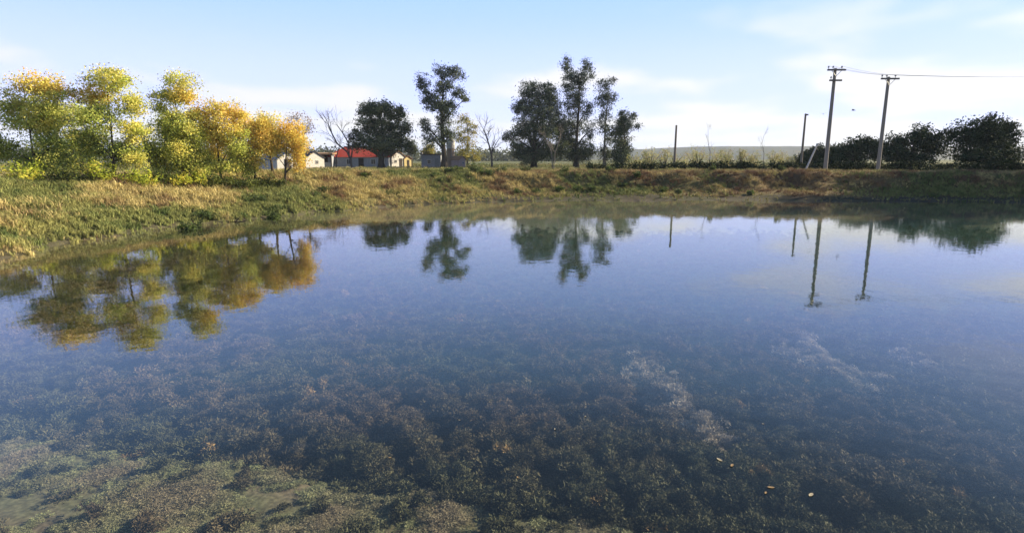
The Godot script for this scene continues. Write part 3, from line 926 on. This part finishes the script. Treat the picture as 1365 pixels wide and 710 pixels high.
	tree("autumn_tree", "broad green yellow tree of the second row at the bend", on_ground(-27.37, -37.00), {"lobes": [[-0.12, 3.85, 1.03, 1.63, 0.93, 0], [0.90, 2.69, 0.52, 1.40, 1.05, 0], [-1.06, 2.23, -0.17, 1.40, 1.05, 1], [-0.02, 1.17, 1.05, 1.75, 0.70, 0]], "palettes": [[Color(0.502, 0.513, 0.125), Color(0.422, 0.467, 0.103), Color(0.593, 0.536, 0.137)], [Color(0.331, 0.388, 0.091), Color(0.262, 0.308, 0.080), Color(0.456, 0.467, 0.114)]], "leaf": 0.06, "clump": 0.42, "per": 80, "trunk": 0.09, "slim": 0.55, "twigs": 0.6, "fill": 1.0}, "autumn trees of the second row")
	# behind the yellow trees
	tree("brown_tree", "thin brownish tree with faded leaves behind the golden tree", on_ground(-20.79, -58.00), {"lobes": [[0.11, 4.02, 0.17, 1.02, 1.19, 0], [-0.38, 5.42, 0.44, 1.02, 0.60, 0], [0.76, 4.83, -0.21, 0.77, 0.85, 0], [-0.28, 2.66, -0.32, 0.77, 0.77, 0]], "palettes": [[Color(0.20, 0.13, 0.10), Color(0.16, 0.12, 0.09), Color(0.26, 0.17, 0.09)]], "leaf": 0.075, "clump": 0.5, "per": 20, "trunk": 0.16, "twigs": 1.0, "fill": 0.85}, "")
	bare_tree("bare_tree", "leafless tree with two long curved limbs before the red roofed house", on_ground(-23.72, -86.00), [[[Vector3(-0.05, -0.10, 0.00), Vector3(-0.20, 1.54, -0.03), Vector3(-0.70, 2.63, -0.18), Vector3(-2.07, 3.82, -0.06), Vector3(-2.65, 5.22, 0.23), Vector3(-3.22, 6.61, -0.08)], 0.16, 2.2], [[Vector3(-0.39, 2.19, 0.00), Vector3(-0.41, 3.82, -0.25), Vector3(-1.21, 5.33, -0.23), Vector3(-1.92, 6.40, -0.17)], 0.11, 1.7]], 2, M.grey_bark, 0.38)
	bare_tree("bare_tree", "small leafless tree standing before the open fronted shed", on_ground(-25.45, -84.00), [[[Vector3(-0.04, -0.10, 0.00), Vector3(0.03, 1.54, 0.14), Vector3(0.30, 2.61, -0.07), Vector3(0.57, 3.45, -0.10)], 0.1, 1.2]], 2, M.grey_bark, 0.42)
	bare_tree("bare_tree", "slender leafless tree between the yellow poplar and the eucalyptus grove", on_ground(-3.15, -92.00), [[[Vector3(0.00, -0.10, 0.00), Vector3(-0.11, 2.23, -0.20), Vector3(-0.46, 3.74, 0.24), Vector3(-0.92, 5.12, -0.04), Vector3(-1.26, 6.04, -0.15)], 0.17, 2.0], [[Vector3(-0.11, 2.23, 0.00), Vector3(0.49, 3.74, -0.22), Vector3(1.09, 4.66, -0.22)], 0.09, 1.5]], 2, M.grey_bark, 0.42)
	bare_tree("bare_shrub", "pale leafless shrub in front of the eucalyptus grove", on_ground(4.65, -66.00), [[[Vector3(0.00, -0.10, 0.00), Vector3(-0.10, 1.82, -0.17), Vector3(-0.36, 2.65, 0.09), Vector3(-0.71, 3.48, -0.18)], 0.07, 1.0], [[Vector3(0.09, -0.10, 0.00), Vector3(0.24, 2.07, -0.23), Vector3(0.56, 3.15, -0.00), Vector3(0.81, 3.81, -0.13)], 0.06, 1.0]], 2, M.pale_bark, 0.3)
	bare_tree("bare_sapling", "thin leafless sapling rising behind the long hedge beside olive shrubs", on_ground(21.79, -64.00), [[[Vector3(0.03, -0.10, 0.00), Vector3(-0.06, 2.06, 0.25), Vector3(-0.22, 3.26, -0.19), Vector3(-0.37, 4.39, 0.01)], 0.028, 0.8]], 1, M.grey_bark, 0.25)
	bare_tree("bare_sapling", "twiggy leafless sapling behind the hedge left of the utility poles", on_ground(26.87, -62.00), [[[Vector3(0.05, -0.10, 0.00), Vector3(-0.06, 1.96, 0.14), Vector3(-0.29, 2.90, -0.05), Vector3(-0.28, 3.68, 0.24)], 0.028, 0.8]], 1, M.grey_bark, 0.3)
	tree("dark_tree", "round dense dark evergreen tree in front of the red roofed house", on_ground(-19.84, -88.00), {"lobes": [[0.01, 9.00, -0.09, 2.85, 1.29, 0], [-2.36, 8.58, -0.41, 1.17, 1.04, 0], [2.78, 8.37, -0.19, 1.55, 1.04, 0], [-1.79, 6.48, -1.38, 2.20, 1.81, 0], [1.35, 6.36, -0.28, 2.59, 1.94, 0], [-3.43, 5.09, -0.40, 1.17, 1.17, 0], [3.81, 5.96, 0.54, 1.04, 1.29, 0], [-0.78, 3.97, 1.04, 2.33, 1.42, 0], [2.16, 3.97, -0.00, 2.20, 1.42, 0], [-3.51, 3.56, -0.74, 1.17, 0.78, 0], [3.74, 3.77, -0.34, 1.04, 1.04, 0], [0.52, 2.45, -0.45, 1.29, 0.78, 0]], "palettes": [[Color(0.043, 0.062, 0.035), Color(0.062, 0.082, 0.043), Color(0.118, 0.133, 0.066)]], "leaf": 0.13, "clump": 0.62, "per": 44, "trunk": 0.45, "fill": 1.70, "leaf_material": M.dark_leaf}, "")
	tree("eucalyptus", "tall eucalyptus with ragged open crown and upswept limbs beside water tank", on_ground(-10.41, -89.00), {"lobes": [[-0.15, 14.06, -0.57, 1.44, 1.18, 0], [-3.00, 12.32, -0.38, 1.05, 1.70, 0], [-2.04, 10.62, 0.72, 1.44, 1.18, 0], [1.86, 14.07, -0.70, 1.44, 0.92, 0], [2.37, 11.28, -0.71, 1.18, 0.79, 0], [0.02, 11.91, 0.91, 1.57, 1.18, 0], [-0.82, 9.52, 0.16, 1.83, 1.31, 0], [0.97, 8.98, 0.95, 1.44, 1.31, 1], [0.14, 7.34, -0.15, 1.18, 1.18, 1], [-2.83, 6.47, 0.57, 1.05, 0.92, 0], [-1.85, 4.68, 0.27, 1.31, 1.31, 1], [-0.13, 5.11, 0.41, 1.05, 1.57, 1], [3.36, 10.21, 0.17, 0.52, 0.52, 0], [1.01, 5.13, -0.01, 0.79, 1.05, 0]], "palettes": [[Color(0.070, 0.090, 0.059), Color(0.053, 0.070, 0.048), Color(0.133, 0.149, 0.094)], [Color(0.043, 0.062, 0.035), Color(0.062, 0.082, 0.043), Color(0.118, 0.133, 0.066)]], "leaf": 0.15, "clump": 0.55, "per": 42, "trunk": 0.4, "droop": 0.5, "slim": 0.35, "fill": 1.22, "twigs": 0.5, "leaf_material": M.dark_leaf}, "")
	tree("poplar", "pale yellow autumn poplar behind the white water tank", on_ground(-8.15, -106.00), {"lobes": [[-0.30, 8.16, -0.86, 1.56, 1.56, 0], [1.03, 6.59, -0.49, 1.25, 1.40, 0], [-1.28, 5.79, 0.79, 1.56, 1.56, 0], [0.46, 4.20, 0.93, 1.72, 1.56, 0], [-0.93, 2.61, 0.98, 1.72, 1.25, 0], [1.52, 2.22, -0.28, 1.25, 1.09, 0]], "palettes": [[Color(0.34, 0.28, 0.06), Color(0.26, 0.24, 0.07), Color(0.20, 0.20, 0.06)]], "leaf": 0.13, "clump": 0.55, "per": 26, "trunk": 0.18, "fill": 1.02, "twigs": 0.7}, "")
	tree("autumn_bush", "tan autumn tree behind the flat roofed grey hut", on_ground(-15.84, -112.00), {"lobes": [[0.06, 3.38, 0.31, 1.48, 1.15, 0], [-0.82, 2.69, 0.40, 0.99, 0.99, 0]], "palettes": [[Color(0.34, 0.28, 0.06), Color(0.26, 0.24, 0.07), Color(0.20, 0.20, 0.06)]], "leaf": 0.12, "clump": 0.45, "per": 30, "trunk": 0.12, "fill": 1.53}, "")
	tree("small_tree", "small dark round tree between the yellow hut and grey hut", on_ground(-18.63, -108.00), {"lobes": [[0.10, 3.73, 0.18, 0.95, 1.11, 0], [-0.35, 2.93, 0.34, 0.79, 0.79, 0], [0.63, 3.06, 0.02, 0.64, 0.79, 0]], "palettes": [[Color(0.070, 0.090, 0.059), Color(0.053, 0.070, 0.048), Color(0.133, 0.149, 0.094)]], "leaf": 0.11, "clump": 0.4, "per": 34, "trunk": 0.1, "fill": 1.53}, "")
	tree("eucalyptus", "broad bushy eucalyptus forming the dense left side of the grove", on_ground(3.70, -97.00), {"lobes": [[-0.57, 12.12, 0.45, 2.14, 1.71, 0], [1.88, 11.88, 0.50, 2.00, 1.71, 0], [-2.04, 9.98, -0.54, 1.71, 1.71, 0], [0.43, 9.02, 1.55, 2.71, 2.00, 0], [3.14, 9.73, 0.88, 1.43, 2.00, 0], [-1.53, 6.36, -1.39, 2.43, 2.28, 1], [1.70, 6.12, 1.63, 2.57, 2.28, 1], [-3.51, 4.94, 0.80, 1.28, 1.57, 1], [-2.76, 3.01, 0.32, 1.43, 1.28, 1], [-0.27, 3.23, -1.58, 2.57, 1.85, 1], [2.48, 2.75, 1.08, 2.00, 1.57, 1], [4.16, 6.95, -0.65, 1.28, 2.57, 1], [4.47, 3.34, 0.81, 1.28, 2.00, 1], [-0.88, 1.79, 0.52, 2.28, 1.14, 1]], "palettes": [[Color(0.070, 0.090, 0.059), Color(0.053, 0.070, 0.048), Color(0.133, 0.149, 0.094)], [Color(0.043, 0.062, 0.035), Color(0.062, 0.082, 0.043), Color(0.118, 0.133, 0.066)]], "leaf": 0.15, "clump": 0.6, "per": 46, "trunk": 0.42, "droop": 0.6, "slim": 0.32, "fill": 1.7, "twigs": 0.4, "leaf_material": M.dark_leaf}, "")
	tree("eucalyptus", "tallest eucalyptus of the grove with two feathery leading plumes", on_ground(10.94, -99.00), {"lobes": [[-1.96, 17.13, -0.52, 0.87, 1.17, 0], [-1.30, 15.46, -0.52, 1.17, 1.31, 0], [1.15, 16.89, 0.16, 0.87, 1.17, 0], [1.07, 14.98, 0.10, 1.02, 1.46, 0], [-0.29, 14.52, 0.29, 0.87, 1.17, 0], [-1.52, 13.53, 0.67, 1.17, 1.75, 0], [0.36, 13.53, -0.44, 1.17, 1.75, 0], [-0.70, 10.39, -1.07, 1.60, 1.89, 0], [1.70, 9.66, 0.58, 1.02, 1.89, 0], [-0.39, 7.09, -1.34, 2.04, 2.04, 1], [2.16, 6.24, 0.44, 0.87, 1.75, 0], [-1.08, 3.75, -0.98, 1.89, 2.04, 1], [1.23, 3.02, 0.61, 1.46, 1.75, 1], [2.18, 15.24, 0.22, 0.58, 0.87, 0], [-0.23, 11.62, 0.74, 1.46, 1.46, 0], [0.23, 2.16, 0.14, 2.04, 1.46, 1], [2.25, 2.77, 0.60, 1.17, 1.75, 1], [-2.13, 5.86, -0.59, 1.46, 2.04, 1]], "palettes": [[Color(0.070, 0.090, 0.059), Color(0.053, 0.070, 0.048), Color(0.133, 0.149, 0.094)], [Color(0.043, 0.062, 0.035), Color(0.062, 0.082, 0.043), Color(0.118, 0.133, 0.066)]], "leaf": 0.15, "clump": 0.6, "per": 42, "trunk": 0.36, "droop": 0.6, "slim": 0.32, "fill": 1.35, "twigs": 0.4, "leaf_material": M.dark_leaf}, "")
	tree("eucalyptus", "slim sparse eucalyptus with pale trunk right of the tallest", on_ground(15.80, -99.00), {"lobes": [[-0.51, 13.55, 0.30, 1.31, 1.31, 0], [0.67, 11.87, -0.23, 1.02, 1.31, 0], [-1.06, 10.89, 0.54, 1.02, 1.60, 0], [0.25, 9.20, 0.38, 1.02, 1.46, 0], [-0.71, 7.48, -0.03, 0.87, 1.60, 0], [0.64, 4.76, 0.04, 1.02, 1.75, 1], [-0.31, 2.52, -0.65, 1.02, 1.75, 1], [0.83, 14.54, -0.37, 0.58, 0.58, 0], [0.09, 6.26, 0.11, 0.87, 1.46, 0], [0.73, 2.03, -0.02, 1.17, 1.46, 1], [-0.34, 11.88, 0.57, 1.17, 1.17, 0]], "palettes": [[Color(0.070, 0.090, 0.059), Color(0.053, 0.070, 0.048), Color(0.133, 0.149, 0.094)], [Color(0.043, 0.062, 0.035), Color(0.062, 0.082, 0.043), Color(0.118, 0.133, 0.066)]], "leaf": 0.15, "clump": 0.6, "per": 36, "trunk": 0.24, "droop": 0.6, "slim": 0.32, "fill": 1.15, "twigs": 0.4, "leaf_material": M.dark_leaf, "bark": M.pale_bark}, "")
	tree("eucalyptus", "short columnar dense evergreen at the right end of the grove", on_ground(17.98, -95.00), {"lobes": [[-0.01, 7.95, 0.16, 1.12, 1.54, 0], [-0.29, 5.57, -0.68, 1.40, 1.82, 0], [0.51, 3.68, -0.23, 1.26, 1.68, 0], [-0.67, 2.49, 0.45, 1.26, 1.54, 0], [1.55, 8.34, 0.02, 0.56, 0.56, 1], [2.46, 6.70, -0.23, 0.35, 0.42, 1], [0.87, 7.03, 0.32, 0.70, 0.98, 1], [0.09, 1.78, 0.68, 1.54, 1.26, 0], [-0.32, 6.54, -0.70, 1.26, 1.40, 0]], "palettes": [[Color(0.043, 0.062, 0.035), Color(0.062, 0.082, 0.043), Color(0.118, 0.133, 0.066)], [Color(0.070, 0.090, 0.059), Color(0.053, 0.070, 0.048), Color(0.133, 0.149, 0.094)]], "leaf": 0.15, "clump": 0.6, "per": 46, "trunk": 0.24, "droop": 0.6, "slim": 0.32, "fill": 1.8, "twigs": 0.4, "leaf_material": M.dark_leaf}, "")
	tree("dark_thicket", "low dark evergreen thicket behind the leaning brace pole", on_ground(37.53, -72.00), {"lobes": [[-1.14, 1.57, 0.06, 1.06, 0.85, 0], [0.28, 2.20, -0.20, 1.27, 0.95, 0], [1.62, 1.84, 0.41, 1.06, 0.95, 0], [-0.10, 1.29, -0.43, 1.69, 0.85, 0]], "palettes": [[Color(0.026, 0.043, 0.022), Color(0.036, 0.054, 0.026), Color(0.048, 0.070, 0.034)]], "leaf": 0.12, "clump": 0.45, "per": 40, "trunk": 0.12, "fill": 1.87, "leaf_material": M.dark_leaf}, "")
	tree("dark_thicket", "large rounded dark thicket at the right end of the hedge", on_ground(38.84, -66.00), {"lobes": [[-1.14, 2.32, -0.45, 1.26, 1.07, 0], [0.51, 2.81, -0.03, 1.46, 1.17, 0], [1.90, 2.47, 0.73, 1.17, 1.26, 0], [-0.18, 1.32, -1.17, 2.14, 0.87, 0], [-1.90, 1.50, -0.45, 0.87, 0.78, 0]], "palettes": [[Color(0.026, 0.043, 0.022), Color(0.036, 0.054, 0.026), Color(0.048, 0.070, 0.034)]], "leaf": 0.12, "clump": 0.45, "per": 40, "trunk": 0.15, "fill": 1.87, "leaf_material": M.dark_leaf}, "")
	tree("dark_thicket", "tall dark tree mass rising beyond the last crossarm pole", on_ground(44.03, -64.00), {"lobes": [[-1.84, 2.77, 0.28, 1.69, 1.32, 0], [0.28, 3.56, 0.88, 1.69, 1.51, 0], [2.26, 2.85, 0.03, 1.51, 1.32, 0], [-0.28, 1.49, -0.24, 2.64, 0.94, 0]], "palettes": [[Color(0.026, 0.043, 0.022), Color(0.036, 0.054, 0.026), Color(0.048, 0.070, 0.034)]], "leaf": 0.12, "clump": 0.5, "per": 40, "trunk": 0.2, "fill": 1.70, "leaf_material": M.dark_leaf}, "")
	tree("dark_thicket", "broad dark tree mass beyond the hedge's far end", on_ground(49.86, -62.00), {"lobes": [[-2.37, 3.81, 0.97, 2.01, 1.64, 0], [0.10, 4.27, 0.75, 2.01, 1.64, 0], [2.80, 3.81, -1.17, 2.01, 1.64, 0], [-0.47, 1.80, 1.69, 3.28, 1.28, 0], [3.15, 1.64, -0.90, 2.19, 1.28, 0]], "palettes": [[Color(0.026, 0.043, 0.022), Color(0.036, 0.054, 0.026), Color(0.048, 0.070, 0.034)]], "leaf": 0.12, "clump": 0.5, "per": 40, "trunk": 0.22, "fill": 1.70, "leaf_material": M.dark_leaf}, "")
	# evergreens standing beyond the pond's right-hand end, whose shade lies along that bank
	var spots := [[49.0, -44.0], [53.0, -48.0], [53.0, -41.0], [57.0, -45.0], [58.0, -50.0]]
	var ever := tree("evergreen", "tall dark evergreen standing beyond the end of the pond", on_ground(spots[0][0], spots[0][1]), {"lobes": [[0.00, 3.84, 0.00, 3.00, 2.00, 0], [-0.93, 5.28, 0.86, 2.84, 2.00, 0], [0.22, 6.72, -2.52, 2.68, 2.00, 0], [0.00, 8.16, 0.00, 2.52, 2.00, 0], [-1.25, 9.60, -0.22, 2.36, 2.00, 0], [2.14, 11.04, -1.36, 2.20, 2.00, 0], [-0.00, 12.48, 0.00, 2.04, 2.00, 0], [-0.58, 13.92, -1.12, 1.88, 2.00, 0]], "palettes": [[Color(0.043, 0.062, 0.035), Color(0.062, 0.082, 0.043), Color(0.118, 0.133, 0.066)]], "leaf": 0.2, "clump": 0.7, "per": 26, "trunk": 0.3, "fill": 1.4, "leaf_material": M.dark_leaf}, "evergreens at the pond end")
	for k in range(1, spots.size()):
		var copy := ever.duplicate() as Node3D
		copy.name = numbered("evergreen")
		add_child(copy)
		copy.position = on_ground(spots[k][0], spots[k][1])
		copy.rotation.y = k * 1.3
	# the long low hedge behind the brow of the bank
	var hedge := thing("hedge", "long low dark green hedge running behind the bank", "hedge", on_ground(9.0, -54.0))
	rng.seed = 300
	var hl := Geo.new()
	var hw := Geo.new()
	for k in 1900:
		var hx := rng.randf_range(-2.0, 52.0)
		var wave := 1.0 + 0.22 * n_mid.get_noise_2d(hx * 2.0, 4.0) + 0.12 * n_low.get_noise_2d(hx * 6.0, 8.0)
		var foot := height(9.0 + hx, -54.0) - hedge.position.y
		var hc := Vector3(hx, foot + rng.randf_range(0.05, 0.95) * wave, rng.randf_range(-0.45, 0.45))
		if k % 12 == 0: hw.tube([Vector3(hx, foot - 0.1, 0), Vector3(hx + 0.1, foot + 0.4, 0.05), Vector3(hc.x, foot + 0.85, hc.z)], [0.035, 0.028, 0.01], 5, false)
		for j in 20:
			var al := dir3()
			var sz := 0.085 * rng.randf_range(0.6, 1.3)
			var v := rng.randf_range(0.7, 1.3)
			hl.leaf(hc + gauss3(0.13), al * sz, al.cross(dir3()).normalized() * sz * 0.5, Color(0.02 * v, 0.034 * v, 0.016 * v))
	part("stem", hw.mesh(), M.bark, hedge, Vector3.ZERO, 0.0, true)
	part("foliage", hl.mesh(false), M.dark_leaf, hedge, Vector3.ZERO, 0.0, true)
	for a in [[13.26, -62.00, 1.3, 2.08], [15.82, -66.00, 1.5, 2.66], [18.40, -70.00, 1.3, 3.05], [20.16, -68.00, 1.5, 2.05], [23.85, -74.00, 1.4, 3.23], [24.37, -70.00, 1.6, 2.35], [28.23, -76.00, 1.5, 3.06], [28.42, -72.00, 1.2, 3.02], [29.07, -70.00, 1.4, 2.00], [33.22, -74.00, 1.5, 2.61], [34.18, -72.00, 1.4, 2.17], [19.48, -84.00, 1.8, 3.52], [24.73, -88.00, 1.8, 3.25], [28.20, -90.00, 1.9, 3.32], [33.22, -92.00, 1.9, 3.55], [36.92, -90.00, 1.8, 3.02], [40.64, -88.00, 1.9, 3.10], [39.22, -80.00, 1.5, 2.42]]:
		shrub("olive_shrub", "pale olive scrub bush in the field behind the long hedge", on_ground(a[0], a[1]), a[2], a[3], [Color(0.30, 0.30, 0.13), Color(0.36, 0.33, 0.15), Color(0.22, 0.24, 0.11), Color(0.28, 0.23, 0.16)], 0.08, 60, 15, "olive scrub behind the hedge", "shrub", 9)
	for a in [[-4.74, -44.16, 0.45, 0.4], [-4.12, -44.94, 0.5, 0.5], [-2.90, -44.16, 0.7, 0.65], [-2.27, -43.12, 0.55, 0.5], [-1.71, -43.12, 0.6, 0.5], [-0.85, -44.94, 0.5, 0.45], [-10.18, -40.23, 0.5, 0.3], [-8.02, -50.37, 0.5, 0.4], [-5.65, -42.34, 0.4, 0.3], [0.39, -40.26, 0.5, 0.3], [1.78, -40.78, 0.5, 0.3], [3.37, -41.30, 0.45, 0.35], [4.06, -44.94, 0.5, 0.4], [4.77, -41.82, 0.5, 0.4], [5.86, -41.82, 0.5, 0.4], [7.56, -44.94, 0.45, 0.4], [8.14, -42.34, 0.45, 0.35], [9.35, -43.38, 0.5, 0.4], [-12.78, -22.56, 0.6, 0.35], [-13.43, -25.02, 0.5, 0.3], [-12.88, -29.24, 0.6, 0.35], [-11.29, -26.97, 0.5, 0.3], [-11.02, -33.47, 0.4, 0.3], [1.05, -46.24, 0.5, 0.45], [15.97, -45.98, 0.45, 0.5], [10.98, -41.82, 0.5, 0.35], [11.91, -41.04, 0.4, 0.3], [16.69, -40.26, 0.4, 0.25], [20.88, -44.94, 0.4, 0.4]]:
		shrub("bank_weed", "dark leafy weed clump growing on the grassy bank", on_ground(a[0], a[1], 0.02), a[2], a[3], [Color(0.06, 0.09, 0.03), Color(0.085, 0.12, 0.035), Color(0.05, 0.07, 0.03)], 0.06, 34, 16, "leafy weeds on the bank", "weed", 7)
	for a in [[-17.86, -29.50, 1.0, 1.0, 0], [-17.23, -30.00, 0.8, 0.7, 1], [-16.57, -30.50, 0.7, 0.7, 1], [-16.12, -31.00, 0.9, 0.5, 0], [-15.44, -31.50, 0.9, 0.5, 0], [-14.74, -32.00, 1.0, 0.4, 0], [-14.18, -33.00, 1.0, 0.45, 0], [-13.44, -33.50, 0.8, 0.4, 0], [-18.50, -28.50, 1.0, 0.8, 1], [-19.99, -28.00, 1.1, 0.9, 1], [-21.02, -27.00, 1.1, 0.9, 0], [-22.34, -26.50, 1.1, 0.9, 1]]:
		if a[4] == 0:
			shrub("undergrowth_bush", "low dark green bush at the foot of the yellow trees", on_ground(a[0], a[1], 0.02), a[2], a[3], [Color(0.05, 0.07, 0.025), Color(0.08, 0.10, 0.03), Color(0.14, 0.16, 0.035)], 0.07, 44, 18, "dark bushes under the yellow trees", "bush", 8)
		else:
			shrub("undergrowth_bush", "low bright yellow green bush at the foot of the yellow trees", on_ground(a[0], a[1], 0.02), a[2], a[3], [Color(0.42, 0.46, 0.06), Color(0.34, 0.40, 0.05), Color(0.5, 0.45, 0.07)], 0.07, 44, 18, "bright bushes under the yellow trees", "bush", 8)
	rng.seed = 410
	var wood := Geo.new()
	for k in 900:
		var wx := rng.randf_range(-330.0, 40.0)
		var wz := -330.0 + rng.randf_range(-25.0, 25.0)
		var tall := 4.0 + 3.5 * (0.5 + n_low.get_noise_2d(wx * 0.6, 2.0)) + rng.randf_range(-1.0, 1.5)
		for j in 26:
			var al := dir3()
			var v := rng.randf_range(0.7, 1.3)
			var p := Vector3(wx, 0.6 + tall * rng.randf_range(0.05, 0.95), wz) + gauss3(1.2)
			p.y = maxf(p.y, 0.8)
			wood.leaf(p, al * 0.75, al.cross(dir3()).normalized() * 0.5, Color(0.075 * v, 0.085 * v, 0.05 * v))
	var dw := part("distant_wood", wood.mesh(false), M.leaf, self)
	tag(dw, "far off low belt of woodland behind the farm", "woodland", "", "stuff")

func furniture() -> void:
	pole("tall pale utility pole with two crossarms carrying insulators", on_ground(26.20, -48.40, 0.0), 8.20, 0.17, M.concrete, [[8.05, 0.74, [-1.0, -0.45, 0.6]], [7.24, 0.5, [-0.9]]])
	pole("second crossarm utility pole in front of the tall dark tree mass", on_ground(30.61, -48.40, 0.0), 7.67, 0.16, M.concrete, [[7.50, 0.74, [-1.0, -0.45, 0.6]]])
	pole("plain wooden pole with a short top bar beside the leaning brace", on_ground(27.93, -56.00, 0.0), 5.65, 0.12, M.pole_wood, [[5.54, 0.16, []]])
	pole("lone plain wooden pole rising from the scrub right of the grove", on_ground(15.47, -55.20, 0.0), 4.50, 0.12, M.pole_wood, [])
	var brace := thing("brace_pole", "short whitish pole leaning towards the tall crossarm pole", "pole", on_ground(24.06, -47.50, 0.0))
	var bg := Geo.new()
	bg.tube([Vector3(-0.1, -0.3, 0), Vector3(0.36, 0.95, 0), Vector3(0.80, 2.15, 0)], [0.075, 0.07, 0.06], 10)
	part("shaft", bg.mesh(), M.white_wall, brace)
	bg = Geo.new()
	bg.tube([Vector3(0.78, 2.1, 0), Vector3(0.83, 2.22, 0)], [0.085, 0.085], 10)
	part("collar", bg.mesh(), M.metal, brace)
	var foot_a := on_ground(26.20, -48.40, 0.0)
	var foot_b := on_ground(30.61, -48.40, 0.0)
	for x in [-0.67, -0.3, 0.4]:
		cable(foot_a + Vector3(x, 8.35, 0.22), foot_b + Vector3(x, 7.80, 0.22), 0.12, "thin overhead cable strung between the two crossarm poles")
		cable(foot_b + Vector3(x, 7.80, 0.22), foot_b + Vector3(x + 30.0, 8.10, 4.0), 0.5, "thin overhead cable running on from the second crossarm pole")
	bird(Vector3(34.74, 7.52, -60.00), 0.7, "small dark bird flying above the right hand thicket")
	bird(Vector3(32.78, 7.30, -62.00), -0.5, "small dark bird flying beside the tall crossarm pole")

func details() -> void:
	rng.seed = 500
	for a in [[1.96, -4.95, 0.05, 0], [2.04, -4.85, 0.042, 1], [2.24, -4.49, 0.045, 1], [2.53, -4.38, 0.05, 0], [2.16, -4.41, 0.03, 1], [0.45, -5.57, 0.025, 0], [0.05, -4.65, 0.025, 1], [-0.57, -5.78, 0.02, 0], [0.81, -5.87, 0.02, 0], [-1.16, -4.99, 0.025, 1], [2.69, -5.69, 0.02, 0]]:
		floating_leaf(a[0], a[1], a[2] * 0.7, [Color(0.26, 0.23, 0.17), Color(0.20, 0.14, 0.075)][a[3]], rng.randf() * TAU)
	var stick := thing("driftwood", "short dark branch lying at the water's edge", "branch", on_ground(-12.38, -25.30, 0.0), 0.2)
	var sg := Geo.new()
	sg.tube([Vector3(-0.45, 0.05, 0), Vector3(-0.1, 0.07, 0.03), Vector3(0.2, 0.05, -0.02), Vector3(0.5, 0.1, 0.05)], [0.05, 0.045, 0.035, 0.015], 8)
	part("stem", sg.mesh(), M.dark_wood, stick)
	sg = Geo.new()
	sg.tube([Vector3(0.05, 0.06, 0), Vector3(0.22, 0.2, 0.1), Vector3(0.3, 0.3, 0.1)], [0.025, 0.018, 0.008], 6)
	part("twig", sg.mesh(), M.dark_wood, stick)
